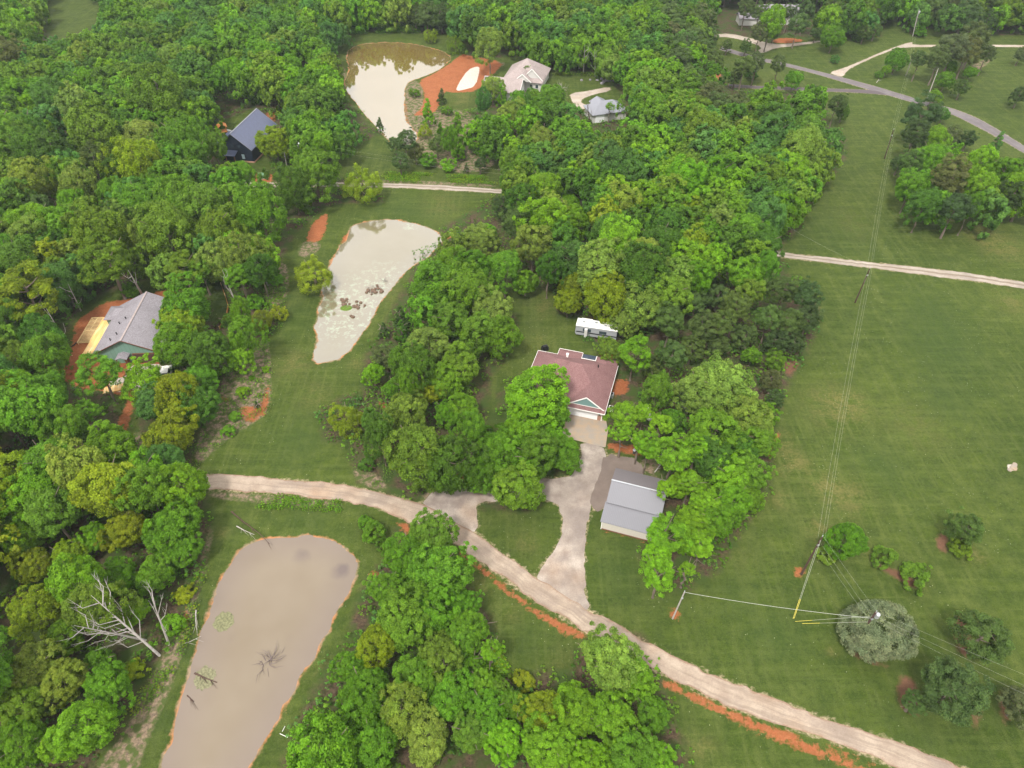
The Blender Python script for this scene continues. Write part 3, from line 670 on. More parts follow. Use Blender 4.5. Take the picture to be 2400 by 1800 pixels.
# every prototype crown: centred on (0,0,0), horizontal radius about 1, vertical half height about 1 (scaled per tree)
def crown(kind, seed, dens=1.0, leafscale=1.0):
    rng = np.random.default_rng(seed)
    if kind == 'oak':
        env = lobes(rng, 12, .42); n = int(185 * dens)
        d = fib(n, -.75, rng, .14); r = env(d) * rng.uniform(.86, 1.06, n); rp = rng.uniform(.085, .17, n)
        C = d * (r * (1 - rp * .8))[:, None] * .95
        n2 = int(34 * dens); d2 = fib(n2, -.6, rng, .3); C2 = d2 * (rng.uniform(.35, .65, n2))[:, None]
        C = np.vstack([C, C2]); rp = np.r_[rp, rng.uniform(.2, .28, n2)]
        V, a, b = leaves(C, rp, int(84 * (1 if dens >= 1 else .7) * (1.35 if dens >= 1 else 1)), .066 * leafscale, .55, rng)
    elif kind == 'airy':
        env = lobes(rng, 9, .5); n = int(120 * dens)
        d = fib(n, -.6, rng, .2); r = env(d); rp = rng.uniform(.10, .19, n)
        C = d * (r * rng.uniform(.55, 1., n) * (1 - rp * .8))[:, None] * .95
        V, a, b = leaves(C, rp, int(110 * (1 if dens >= 1 else .6)), .070 * leafscale, .5, rng, flat=.75)
    elif kind == 'tall':
        env = lobes(rng, 11, .44); n = int(165 * dens)
        d = fib(n, -.85, rng, .14); r = env(d) * (1 - .22 * np.clip(d[:, 2], 0, 1) ** 2) * rng.uniform(.85, 1.06, n); rp = rng.uniform(.09, .18, n)
        C = d * (r * (1 - rp * .8))[:, None] * .95
        n2 = int(26 * dens); d2 = fib(n2, -.8, rng, .3); C2 = d2 * (rng.uniform(.3, .6, n2))[:, None]
        C = np.vstack([C, C2]); rp = np.r_[rp, rng.uniform(.2, .3, n2)]
        V, a, b = leaves(C, rp, int(80 * (1 if dens >= 1 else .7) * (1.35 if dens >= 1 else 1)), .068 * leafscale, .55, rng)
    elif kind == 'cone':
        n = int(80 * dens); z = rng.beta(1.1, 1.5, n) * 2 - 1; ph = rng.uniform(0, 6.283, n) + z * 3
        R = (1 - z) / 2 * .92 * (1 + .25 * np.sin(ph * 3 + z * 5)); rp = rng.uniform(.12, .20, n)
        C = np.stack([R * np.cos(ph) * (1 - rp), R * np.sin(ph) * (1 - rp), z * .95], 1)
        V, a, b = leaves(C, rp, 110, .10 * leafscale, .6, rng, flat=.6)
    elif kind == 'pine':
        n = int(125 * dens); env = lobes(rng, 10, .4)
        d = fib(n, -.75, rng, .2); r = env(d) * rng.uniform(.55, 1.02, n); rp = rng.uniform(.12, .20, n)
        C = d * (r * (1 - rp))[:, None]
        V, a, b = leaves(C, rp, int(135 * (1 if dens >= 1 else .6)), .085 * leafscale, .32, rng, flat=.7)
    elif kind == 'willow':
        n = int(120 * dens); env = lobes(rng, 11, .6); d = fib(n, -.4, rng, .18); rp = rng.uniform(.09, .19, n)
        C = d * (env(d) * (1 - rp) * rng.uniform(.8, 1.05, n))[:, None] * .92
        V, a, b = leaves(C, rp, 130, .085 * leafscale, .22, rng, droop=.22)
    elif kind == 'bush':
        n = int(80 * dens); env = lobes(rng, 10, .6); d = fib(n, -.35, rng, .2); rp = rng.uniform(.11, .24, n)
        C = d * (env(d) * (1 - rp) * rng.uniform(.8, 1.08, n))[:, None]
        V, a, b = leaves(C, rp, 130, .11 * leafscale, .5, rng)
    elif kind == 'silver':
        n = 190; env = lobes(rng, 10, .3); d = fib(n, -.4, rng, .15); rp = rng.uniform(.11, .20, n)
        C = d * (env(d) * (1 - rp))[:, None]
        V, a, b = leaves(C, rp, 150, .085, .26, rng)
    return V, a, b
PROTO = {}
for kd, cnt in (('oak', 8), ('tall', 8), ('airy', 3), ('cone', 2), ('pine', 5), ('willow', 2), ('bush', 4), ('silver', 1)):
    PROTO[kd] = [quads_mesh(kd + "_crown", *crown(kd, 100 + 17 * i + len(kd))) for i in range(cnt)]
# trunks for a crown of half size 1 centred at z = h; unit trunk runs from z=0 to z=1 and limbs spread inside the crown
def trunk_mesh(seed, straight=False, limbs=6):
    rng = random.Random(seed); b = MB()
    P = [(0, 0, -.02)]; 
    for i in range(1, 6):
        P.append((rng.uniform(-.02, .02) * i * .6, rng.uniform(-.02, .02) * i * .6, i / 5 * .96))
    b.tube(P, [.030, .023, .020, .016, .010, .004], 6)
    for j in range(limbs):
        t = .42 + .45 * j / limbs; a = j * 2.4 + rng.uniform(-.4, .4); L = (.28 if not straight else .16) * rng.uniform(.7, 1.1)
        k_ = min(4, int(t * 5)); p0 = Vector(P[k_]).lerp(Vector(P[k_ + 1]), t * 5 - k_)
        p1 = p0 + Vector((math.cos(a) * L * .5, math.sin(a) * L * .5, L * (.35 if not straight else .05)))
        p2 = p0 + Vector((math.cos(a) * L, math.sin(a) * L, L * (.8 if not straight else .15)))
        b.tube([p0, p1, p2], [.011, .007, .003], 4, False)
    me = bpy.data.meshes.new("trunk"); me.from_pydata(b.v, [], b.f); me.materials.append(M_bark); me.update()
    return me
TRUNKS = [trunk_mesh(s) for s in range(4)]; PTRUNKS = [trunk_mesh(s + 50, True, 9) for s in range(3)]

PAL = {'b': (.098, .218, .008, .5), 'g': (.074, .172, .009, .5), 'd': (.048, .115, .010, .45), 'o': (.084, .160, .012, .6), 'y': (.128, .188, .007, .7),
       'l': (.112, .182, .024, .85), 't': (.055, .140, .022, .4), 'p': (.062, .108, .024, .5), 'w': (.135, .205, .010, .4), 's': (.088, .128, .074, .9), 'k': (.044, .082, .020, .3), 'n': (.082, .108, .034, .5)}
CW = {'b': 'lime green', 'g': 'mid green', 'd': 'deep green', 'o': 'olive', 'y': 'golden green', 'l': 'pale olive', 't': 'blue-green', 'p': 'grey-green', 'w': 'yellow-green', 's': 'silvery', 'k': 'dark', 'n': 'brownish'}
KMAP = {'O': 'oak', 'F': 'tall', 'A': 'airy', 'C': 'cone', 'P': 'pine', 'S': 'bush', 'D': 'cone', 'W': 'willow', 'V': 'silver'}
HAND = {
 (0, 0): "600 860 170 F o;930 880 120 F l;1170 900 150 F g;900 1060 170 F y;350 900 80 C b;600 1040 120 P p;1070 1480 190 F o;930 1500 120 F l;1300 1330 170 F o;1780 930 115 O y;2040 1130 165 O g;1580 1130 90 F g;1680 1360 160 F g;1600 1480 110 O b;1160 1320 170 F g;650 1520 180 F o;700 1230 80 F b;450 1300 90 F b;200 1170 140 F l;180 700 70 F b;350 640 120 F t;1040 600 180 F o;1100 370 90 F l;560 520 90 F b;550 370 90 F l;1180 160 80 F b;1470 460 90 F b;1900 430 70 F b;1560 840 40 A b;2090 930 70 F b;1900 850 60 F g;1380 930 85 F g;1250 1000 110 F g;1980 1050 40 S d;60 360 130 P n;250 1330 90 P p;100 1450 90 F b",
 (0, 1): "170 230 225 A y;700 40 200 A o;1180 70 120 A o;1550 120 110 A g;1680 70 110 F d;1200 310 165 O g;1185 440 130 O y;1130 590 150 O g;1350 630 150 O d;1300 790 110 O g;1270 960 140 O d;1010 960 120 O t;930 800 125 O b;1120 1130 150 O y;1080 1310 115 O t;1170 1480 180 O b;650 760 150 A g;560 1000 90 A g;90 650 130 O o;120 830 110 F b;290 880 140 F g;450 1090 120 F g;720 1240 170 O b;330 1330 180 F g;1560 650 95 O b;1700 430 85 W y;1800 370 65 W y;1650 300 60 S g;1790 150 55 S g;1570 880 48 S b;1630 790 20 S b;1725 735 27 S b;1520 1040 42 S g;1480 1130 48 S g;1662 958 20 D k;2030 115 135 W w;1570 500 95 F g;1560 370 70 F g;1500 420 60 O d;1300 80 100 A g;850 230 60 S g",
 (1, 1): "610 190 175 O g;700 40 120 F g;960 330 140 O l;1010 510 140 O g;690 420 150 O o;560 580 150 O l;770 700 140 O o;640 820 120 O g;385 390 60 D k;390 480 60 D d;275 475 42 D k;290 650 90 P n;205 760 72 O b;330 850 60 O g;430 830 65 F g;410 1030 150 O l;500 1290 215 O o;250 1150 100 F d;850 1110 105 F g;800 980 100 O g;1250 900 205 O b;1370 1010 120 O g;1180 1110 140 O b;1450 1290 115 O g;1050 1310 190 O g;1150 1490 165 O o;40 1060 120 W w;195 1060 80 O d;1505 190 95 O y;1470 300 85 O y;1190 160 85 O g;1950 310 160 O l;1745 610 85 O o;1830 430 85 O l;1900 620 130 A b;1840 1020 120 A b;2070 1080 90 A b;2050 860 100 F o;2130 420 110 P p;2150 640 110 P p;2010 720 90 P p;2150 1290 150 A b;1990 1240 105 A b;1960 1010 80 A b;2190 1480 90 O b;1820 1150 80 A b;2140 1060 90 O g;1670 70 170 F l;1340 70 90 F d;1060 60 110 F g;860 60 110 F g;2100 1500 70 A b;170 1350 60 S d;940 1130 50 S g;1930 1200 70 A b;1390 1200 100 O g;930 1430 110 O g;560 880 90 O y;690 1020 80 O g",
 (2, 1): "650 220 105 P k;800 250 100 P k;810 400 100 P k;700 420 100 P p;560 400 95 P p;620 550 95 P k;730 560 80 P k;350 330 110 P p;250 430 100 P p;120 450 100 P p;400 520 90 P p;60 600 90 P p;230 570 80 P p;600 680 80 P o;580 800 80 P n;600 920 65 P k;260 860 190 O l;100 880 150 O l;430 1050 160 O l;200 1130 160 O g;390 1250 110 O d;320 1440 140 O b;90 1250 100 A b;150 1530 70 O o;50 1450 90 A b;480 1190 120 O g;500 1040 100 O g;400 1400 140 O g;430 1560 85 O g;320 1590 120 O b;200 1330 150 O d;140 1610 110 O b;100 130 100 F b;400 120 110 F b;550 60 80 F g;450 230 100 P o;230 250 90 P p;90 280 90 P p;480 1050 90 O g;450 640 60 O g",
 (2, 2): "220 60 110 O g;120 230 100 A b;330 20 70 O g;60 70 110 O b;50 180 110 O b;30 360 60 A b;1060 180 130 O g;925 290 62 S o;1305 285 75 S o;1490 400 92 S o;1840 110 120 P p;1800 230 75 S o;1250 765 205 V s;1960 800 180 P p;1740 1150 215 P p;1500 1230 80 P p;2200 1240 130 P n;560 1500 1 S g",
 (1, 2): "580 170 150 O o;430 290 150 O g;640 400 190 O g;300 500 120 O g;400 700 190 O o;600 640 160 O g;240 850 140 O y;790 820 120 O g;960 900 80 A b;650 950 150 O o;150 1150 160 O g;720 1200 160 O g;400 1300 180 O l;560 1460 160 O l;200 1520 170 O g;940 1300 140 O g;1050 1480 140 O b;1300 1290 140 O y;1190 1090 70 S y;1530 1290 160 O b;1350 1520 170 O b;1750 1350 160 O g;1760 980 190 O l;1920 1080 130 O g;1640 900 90 O l;1880 1560 170 O g;1600 1600 140 O b;2020 1300 110 O g;2050 1600 110 O b;210 140 80 S g;310 220 55 S d;150 60 50 S g;2090 140 150 A b;2060 400 125 A b;2060 270 110 A b;800 600 100 O g;850 1000 90 O g;820 730 120 O g;920 1130 120 O g;1120 1250 110 O g;1000 1180 90 O o;60 1000 110 O g;100 1320 150 O g;500 1080 150 O g;850 1430 130 O o;900 730 60 O g",
 (0, 2): "230 340 110 O y;440 290 100 O y;630 160 95 O b;820 120 130 O y;1130 110 165 O g;1200 250 110 O g;250 640 165 O y;170 130 150 O g;760 430 120 O g;1000 400 120 O g;860 660 85 O b;640 960 80 O g;220 1020 170 O l;400 1100 140 O l;560 1370 190 O b;700 1130 140 O g;860 1030 75 S y;150 1250 150 O o;140 1500 160 O g;1130 720 75 S b;1200 540 60 S y;400 1500 120 O b;420 800 120 O g;",
 (1, 0): "130 1200 140 W y;580 240 52 W w;740 290 68 W o;245 790 32 D k;415 910 75 P p;350 930 55 P p;650 620 36 D k;560 720 52 C b;540 850 55 W w;620 940 65 P p;750 850 75 C g;480 600 38 S g;690 720 38 S g;810 1085 22 D k;980 570 80 O l;1040 610 45 C b;1120 750 105 O l;1180 860 52 C b;925 650 60 F t;1070 910 52 W w;1300 910 100 F l;1220 490 22 C b;960 290 90 F l;1320 1210 110 F b;1500 1420 120 O b;1480 1310 70 O b;1150 1440 110 P p;1040 1330 75 P k;1240 1570 125 F l;900 1560 110 O l;950 1500 60 O b;1990 1480 105 O b;700 900 50 F g;480 980 60 P n;380 1050 60 P p;560 1050 60 S g;690 1080 50 S b;900 1060 45 P k;1230 620 50 O t;1370 640 90 O g;640 860 42 C g;1740 690 34 A b;1150 650 60 F g;1255 610 40 A b;1330 590 50 O g;1290 690 70 O g;1210 440 30 A g;860 880 55 P k;760 1000 50 S b;920 980 45 S g",
 (2, 0): "980 240 78 O g;990 388 32 S t;1390 390 68 O g;1320 450 30 O b;1270 487 28 S g;720 510 58 O g;620 415 62 P p;400 420 75 P p;480 400 65 P n;440 480 45 S d;290 290 42 P p;410 300 42 P p;200 400 80 P p;140 430 60 P p;850 610 75 P k;1000 670 65 P k;1040 725 48 O d;1560 140 42 O g;1540 210 42 S g;1540 380 55 P p;1660 380 80 P p;1760 300 110 P n;1900 250 105 P n;1850 330 90 P n;1740 430 42 O b;1705 520 60 O g;1810 565 56 P p;1865 470 40 O b;2190 355 45 P n;2185 615 60 P k;1180 210 52 P p;1250 190 52 P p;1135 245 36 S d;865 210 42 P p;570 150 90 F b;750 150 75 P p;500 210 65 P n;1980 340 60 P n;1640 620 40 O b;590 215 40 P p;500 75 60 P p;690 80 50 P p;620 100 55 F b;410 55 60 P p;800 70 70 P p;560 60 40 P p;340 500 50 P p",
}
CLUMP_HAND = "1560 740 120 P k;1510 870 95 P k;1640 890 85 F b;1750 880 65 P n;1850 900 60 P k;1620 1030 110 F b;1480 1060 85 P p;1490 1190 95 F g;1570 1310 100 F d;1740 1140 130 P n;1770 1340 110 P k;1930 1050 100 F b;1950 1200 110 F b;2035 930 52 C t;2090 1110 95 F g;2200 1090 85 F n;2150 1260 100 P k;1400 1060 50 P k;1690 740 45 O t;1640 600 30 A b;1880 1330 60 F g;1420 1250 45 S d"

TREES = []   # dict(x, y, R, hv (half height), hc (crown centre height), kind, col, u, v)
def add_tree(u, v, rpx, K, c, hand=True):
    kind = KMAP[K]
    d0 = depth(at(u, v, 6)); R = rpx * d0 / F_
    for _ in range(2):
        if K == 'O': hv = R * .95; hc = hv + 1.0 + .10 * R
        elif K == 'A': hv = R * .8; hc = hv + 4.5
        elif K == 'F': hv = max(R * 1.15, 4.2); hc = hv + 4.2
        elif K == 'C': hv = R * 1.7; hc = hv + .8
        elif K == 'D': hv = R * 1.4; hc = hv + .2
        elif K == 'P': hv = R * 1.05; hc = hv + (4.5 if R > 3 and v < 1200 else 1.2)
        elif K == 'W': hv = R * .78; hc = hv * .85
        elif K == 'S': hv = R * .75; hc = hv * .8
        elif K == 'V': hv = R * .85; hc = hv * .85
        p = at(u, v, hc); R = rpx * depth(p) / F_
    TREES.append(dict(x=p.x, y=p.y, R=R, hv=hv, hc=hc, kind=kind, K=K, col=c, u=u, v=v, hand=hand))
for (c_, r_), s_ in HAND.items():
    for it in s_.split(';'):
        if not it.strip(): continue
        x, y, r, K, c = it.split()
        if float(r) < 10: continue
        add_tree(*T(c_, r_, float(x), float(y)), float(r) * .361664, K, c)
for it in CLUMP_HAND.split(';'):
    x, y, r, K, c = it.split()
    add_tree(*T(2, 0, float(x), float(y)), float(r) * .361664, K, c)

# fill the woods: spots that keep clear of every opening seen in the photograph
OPEN_PX = [np.array(P, float) for P in OPEN]
OPEN_G = [G(P) for P in OPEN]
CL = np.array(CLUMP, float)
BLOCKS = [(np.array([[2, 86], [24, 86], [24, 108], [2, 108]]), 0)]
rng = random.Random(5)
cell = {}
def near(x, y, R, f=.53):
    ci, cj = int(x // 8), int(y // 8)
    for a in range(ci - 2, ci + 3):
        for b in range(cj - 2, cj + 3):
            for (qx, qy, qR) in cell.get((a, b), ()):
                if (x - qx) ** 2 + (y - qy) ** 2 < ((R + qR) * f) ** 2: return True
    return False
def reg(x, y, R): cell.setdefault((int(x // 8), int(y // 8)), []).append((x, y, R))
for t in TREES: reg(t['x'], t['y'], t['R'] * .85)
fills = []
cand_n = 60000
for _ in range(cand_n):
    y = 14 + (420 - 14) * rng.random() ** .8
    hw = (y + 95) * .56 + 22
    x = rng.uniform(-hw, hw)
    big = vnoise(x, y, 45, 9)
    R = rng.uniform(2.9, 4.6) + 1.6 * float(big) * rng.random()
    if near(x, y, R): continue
    fills.append((x, y, R)); reg(x, y, R)
# vectorised rejection against the openings, tested at the crown rim as it shows in the photograph and at the foot on the ground
FA = np.array(fills)
K_P = (vnoise(FA[:, 0], FA[:, 1], 30, 77) > .86) & ((FA[:, 0] > 45) | (FA[:, 1] > 290))
hc_f = np.where(K_P, FA[:, 2] * 1.05 + 6., np.maximum(FA[:, 2] * 1.15, 4.2) + 4.2)
bad = np.zeros(len(FA), bool)
for dx, dy in [(0, 0)] + [(math.cos(a), math.sin(a)) for a in np.arange(0, 6.28, .785)]:
    U = []; 
    dz = hc_f - CAMH; f = FA[:, 1] * math.cos(PITCH) - dz * math.sin(PITCH); up = FA[:, 1] * math.sin(PITCH) + dz * math.cos(PITCH)
    rp = FA[:, 2] * F_ / f * .80
    U = 1200 + F_ * FA[:, 0] / f + dx * rp; V_ = 900 - F_ * up / f + dy * rp
    for P in OPEN_PX: bad |= sd_poly(P, U, V_, 2.) > 0
    if dx == 0 and dy == 0: CU, CV = U, V_
inclump = sd_poly(CL, CU, CV, 2.) > 0
for P in OPEN_G: bad |= sd_poly(P, FA[:, 0], FA[:, 1], 4.) > 2.6
bad |= sd_poly(BLOCKS[0][0].astype(float), FA[:, 0], FA[:, 1], 1.) > 0
# roofs and other things that must stay in view: nothing may stand right in front of them
KEEP = [FV([(1035, 165), (1150, 140), (1180, 200), (1130, 225), (1010, 205)]), FV([(1265, 225), (1350, 215), (1345, 252), (1290, 270)]), [(1690, 0), (1900, 0), (1900, 30), (1690, 60)], [(1345, 745), (1440, 765), (1440, 800), (1345, 790)], FV([(190, 650), (260, 670), (240, 770), (165, 770)]),
        [(500, 310), (560, 240), (650, 260), (640, 330), (610, 390), (520, 380)]]
fc_ = []
edg = np.maximum.reduce([sd_poly(P, FA[:, 0], FA[:, 1], 12.) for P in OPEN_G])
HT = np.array([(t['u'], t['v'], t['R'] * F_ / depth((t['x'], t['y'], t['hc'])), t['y']) for t in TREES])
for i, (x, y, R) in enumerate(fills):
    if bad[i] and not inclump[i]: continue
    u, v = CU[i], CV[i]
    if any(sd_poly(np.array(P, float), np.array([u]), np.array([v]), 90.)[0] > -R * F_ / depth((x, y, 8)) * .95 for P in KEEP): continue
    far = y > 150
    dd = np.hypot(HT[:, 0] - u, HT[:, 1] - v); own = R * F_ / depth((x, y, 8))
    if (dd < HT[:, 2] * .55 + own * .45).any(): continue
    if K_P[i] or (v < 250 and u > 1560 and rng.random() < .5): K, c = 'P', rng.choice('ppppkno')
    else:
        K = 'F'
        wt = 'gggooddbbtlly' if not far else 'ggggttoodbbll'
        if u < 700 and v > 1100: wt = 'ggbboyyol'
        z = float(vnoise(x, y, 18, 4)); c = wt[int(z * .7 * len(wt) + rng.random() * .3 * len(wt)) % len(wt)] if rng.random() < .6 else rng.choice(wt)
    hv = R * 1.05 if K == 'P' else max(R * rng.uniform(1.05, 1.3), 4.0)
    hc = hv + (rng.uniform(4, 6.5) if K == 'P' else rng.uniform(3.4, 5.2))
    if edg[i] > -7: hv *= 1.18; hc = hv + rng.uniform(.5, 1.4)
    u, v = px(x, y, hc)
    if any(sd_poly(np.array(P, float), np.array([u]), np.array([v]), 90.)[0] > -R * F_ / depth((x, y, hc)) * 1.15 for P in KEEP): continue
    TREES.append(dict(x=x, y=y, R=R * 1.12, hv=hv * 1.05, hc=hc, kind=KMAP[K], K=K, col=c, u=u, v=v, hand=False))

# which stand as single trees: all placed ones, all pines up to a limit, then those that show largest
for t in TREES: t['show'] = t['R'] * F_ / depth((t['x'], t['y'], t['hc'])); t['vis'] = -60 < t['u'] < 2460 and -50 < t['v'] < 1870
CATS = {'O': 'broadleaf tree', 'F': 'broadleaf tree', 'A': 'broadleaf tree', 'C': 'sapling', 'P': 'pine tree', 'D': 'cedar', 'W': 'willow', 'S': 'shrub', 'V': 'shrub'}
single = []; mass = []
bl = sorted([t for t in TREES if CATS[t['K']] == 'broadleaf tree'], key=lambda t: -(t['show'] + (1000 if t['hand'] else 0) + (0 if t['vis'] else -2000)))
single += bl[:318]; mass += bl[318:]
pn = sorted([t for t in TREES if CATS[t['K']] == 'pine tree'], key=lambda t: -(t['show'] + (1000 if t['hand'] else 0) + (0 if t['vis'] else -2000)))
single += pn[:300]; mass += pn[300:]
single += [t for t in TREES if CATS[t['K']] not in ('broadleaf tree', 'pine tree')]
print("TREES", len(TREES), "single", len(single), "broadleaf", len(bl), "pine", len(pn), "mass", len(mass))

ZONES = [(250, 60, "in the woods below the far grassy clearing"), (480, 110, "in the far woods beyond the black house"), (680, 170, "in the woods left of the far pond"),
 (900, 20, "in the woods behind the far pond"), (1180, 70, "in the woods behind the far gabled house"), (1420, 90, "in the woods beyond the far white driveway"),
 (80, 250, "deep in the woods left of the black house"), (330, 280, "in the woods just left of the black house"), (620, 310, "in the woods right of the black house"),
 (450, 430, "in the woods below the black house"), (100, 450, "above the house with the new deck"), (350, 520, "on the slope behind the deck house"),
 (600, 520, "in the woods left of the middle pond"), (440, 720, "right beside the house with the deck"), (60, 680, "in the woods left of the new wooden deck"),
 (200, 860, "below the house with the new deck"), (380, 880, "between the deck house and the scrubby bank"), (560, 720, "on the scrubby bank left of the middle pond"),
 (150, 1050, "in the woods left of the gravel road end"), (380, 1120, "in the woods at the gravel road end"), (100, 1300, "deep in the woods left of the near pond"),
 (300, 1280, "in the woods on the bank of the near pond"), (150, 1550, "in the woods below the fallen white trees"), (900, 1250, "between the near pond and the gravel road"),
 (780, 1500, "in the woods right of the near pond"), (1050, 1560, "in the woods at the bottom of the view"), (1350, 1500, "below the gravel road at the driveway"),
 (860, 690, "on the bank right of the middle pond"), (960, 780, "between the middle pond and red-roofed house"), (880, 970, "in the grove left of the driveway circle"),
 (1120, 900, "in front of the red-roofed house"), (1100, 1030, "on the island inside the driveway circle"), (1000, 560, "at the head of the middle pond"),
 (1150, 430, "by the hidden part of the farm track"), (1300, 560, "in the woods behind the camper lawn"), (1330, 680, "beside the white camper"),
 (1420, 400, "in the middle of the central woods"), (1620, 440, "along the right side of the central woods"), (1500, 560, "in the central woods above the pines"), (1450, 280, "in the woods below the far grey metal roof"),
 (1680, 290, "in the woods below the dark side lane"), (1600, 650, "in the pine stand along the big field"), (1480, 720, "between the camper and the big field"),
 (1380, 850, "right of the red-roofed house"), (1550, 900, "between the red-roofed house and big field"), (1460, 1080, "behind the metal shed"), (1500, 1180, "over the end of the metal shed"),
 (1000, 250, "between the far gabled house and farm track"), (900, 320, "in the scrub below the far pond"), (1080, 220, "in front of the far gabled house"), (780, 410, "at the left end of the farm track"),
 (960, 90, "on the dam of the far pond"), (1620, 60, "in the pines left of the far white house"), (1750, 80, "in front of the far white house"), (1700, 150, "between the side lane and far white house"),
 (1800, 80, "on the lawn right of the far white house"), (2000, 90, "right of the far power line clearing"), (2080, 120, "in the row beyond the far utility poles"), (1960, 150, "beside the far pale driveway"),
 (2050, 380, "in the clump right of the power lines"), (2000, 270, "in the clump beside the paved road"), (2180, 200, "alone in the far right field"), (1840, 1160, "beside the leaning field pole"),
 (1950, 1210, "in the open field below the leaning pole"), (2080, 1150, "alone in the right field"), (1890, 1360, "around the pole with the transformer"), (2130, 1370, "in the lower right field"), (2050, 1480, "above the gravel road in the right field")]
EDGE_G = OPEN_G
def zone(t):
    fu, fv = t['u'] / 1.085, t['v'] / 1.085
    return min(ZONES, key=lambda z: (z[0] - fu) ** 2 + 1.6 * (z[1] - fv) ** 2)[2]
if True:
    xs = np.array([t['x'] for t in single]); ys = np.array([t['y'] for t in single])
    ed = np.maximum.reduce([sd_poly(P, xs, ys, 12.) for P in OPEN_G])
    for t, e in zip(single, ed): t['edge'] = e
NM = {'O': 'oak_tree', 'F': 'broadleaf_tree', 'A': 'broadleaf_tree', 'C': 'young_tree', 'P': 'pine_tree', 'D': 'cedar_tree', 'W': 'willow_tree', 'S': 'shrub', 'V': 'shrub'}
SHP = {'O': 'round', 'F': 'tall', 'A': 'airy', 'C': 'pointed', 'P': 'shaggy', 'D': 'narrow', 'W': 'mounded', 'S': 'low', 'V': 'wide'}
NOUN = {'O': 'oak', 'F': 'tree', 'A': 'tree', 'C': 'tree', 'P': 'pine', 'D': 'cedar', 'W': 'willow', 'S': 'shrub', 'V': 'shrub'}
labels = {}
def size_word(t):
    R = t['R']; return 'small' if R < 2.6 else 'mid-sized' if R < 4.3 else 'large' if R < 5.7 else 'huge'
single.sort(key=lambda t: (not t['hand'], t['v']))
for t in single:
    z = zone(t)
    if t['K'] == 'V': z = "around the pole with the transformer"
    base = f"{size_word(t)} {SHP[t['K']]} {CW[t['col']]} {NOUN[t['K']]}"
    t['lab'] = base + (" at the edge " if -6 < t['edge'] and len((base + z).split()) < 13 else " ") + z
    t['z'] = z
    labels.setdefault(t['lab'], []).append(t)
# look-alikes told apart by where they stand among themselves
ORD2 = [["upper", "lower"], ["top", "middle", "bottom"]]
for lab, L in labels.items():
    if len(L) in (2, 3):
        du = max(t['u'] for t in L) - min(t['u'] for t in L); dv = max(t['v'] for t in L) - min(t['v'] for t in L)
        key = 'u' if du > dv else 'v'; L.sort(key=lambda t: t[key])
        w = (["left", "right"] if len(L) == 2 else ["left", "middle", "right"]) if key == 'u' else ORD2[len(L) - 2]
        for t, q in zip(L, w): t['lab'] = q + " " + lab
ORD = ["leftmost", "second from left", "third from left", "fourth from left", "fifth from left", "sixth from left", "seventh from left"]
for lab, L in labels.items():
    if 4 <= len(L) <= 8:
        L.sort(key=lambda t: t['u'])
        for i, t in enumerate(L): t['lab'] = ("rightmost" if i == len(L) - 1 else ORD[i]) + " " + lab
for t in single:
    w = t['lab'].split()
    if len(w) > 16: w = t['lab'].replace(" at the edge", "").split()
    for drop in ("mid-sized", "round", "shaggy", "tall", "large"):
        if len(w) > 16 and drop in w: w.remove(drop)
    t['lab'] = " ".join(w[:16])
from collections import defaultdict
dd_ = defaultdict(list)
for t in single: dd_[t['lab']].append(t)
for lab, L in dd_.items():
    if len(L) < 2: continue
    L.sort(key=lambda t: t['v'])
    for i, t in enumerate(L):
        q = ("upper", "lower")[i] if len(L) == 2 else ("topmost" if i == 0 else "lowest" if i == len(L) - 1 else ("second", "third", "fourth", "fifth", "sixth", "seventh", "eighth", "ninth", "tenth", "eleventh", "twelfth", "thirteenth", "fourteenth", "fifteenth", "sixteenth", "seventeenth", "eighteenth", "nineteenth", "twentieth")[min(i - 1, 18)] + " highest")
        w = lab.split()
        for drop in ("mid-sized", "shaggy", "tall", "round", "large"):
            if len(w) > 14 and drop in w: w.remove(drop)
        t['lab'] = " ".join(([q] + w)[:15])
col_rng = random.Random(11)
def jitter(c, r):
    b = PAL[c]; h = r.uniform(-.12, .12); v = r.uniform(.86, 1.16)
    return (b[0] * v * (1 + h), b[1] * v, b[2] * v * r.uniform(.8, 1.25), min(1, b[3] * r.uniform(.6, 1.3)))
for t in single:
    r = col_rng; kd = t['kind']
    e = bpy.data.objects.new(NM[t['K']], None); COL.objects.link(e); e.empty_display_size = .5
    s = float(sd_poly(POND1, np.array([t['x']]), np.array([t['y']]), 4.)[0]); s = max(s, float(sd_poly(POND2, np.array([t['x']]), np.array([t['y']]), 4.)[0]), float(sd_poly(POND3, np.array([t['x']]), np.array([t['y']]), 4.)[0]))
    e.location = (t['x'], t['y'], float(ground_z(np.array([s]))[0]) - .02); e.rotation_euler = (0, 0, r.uniform(0, 6.28))
    grp = None
    if sum(1 for q in labels.get(t['lab'], ())) > 3 or True: grp = NOUN[t['K']] + "s " + t['z']
    tag(e, t['lab'], CATS[t['K']], grp)
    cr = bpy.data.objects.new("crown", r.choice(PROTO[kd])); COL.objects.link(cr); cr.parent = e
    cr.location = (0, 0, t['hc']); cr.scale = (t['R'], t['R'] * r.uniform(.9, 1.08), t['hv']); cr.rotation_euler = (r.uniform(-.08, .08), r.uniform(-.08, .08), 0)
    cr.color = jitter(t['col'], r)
    if t['K'] not in 'SV':
        tr = bpy.data.objects.new("trunk", r.choice(PTRUNKS if t['K'] in 'PCD' else TRUNKS)); COL.objects.link(tr); tr.parent = e
        H = t['hc'] + t['hv'] * (.75 if t['K'] not in 'CD' else .9); w = max(.75, min(1.4, t['R'] / 4.2)) * 11
        tr.scale = (w, w, H)
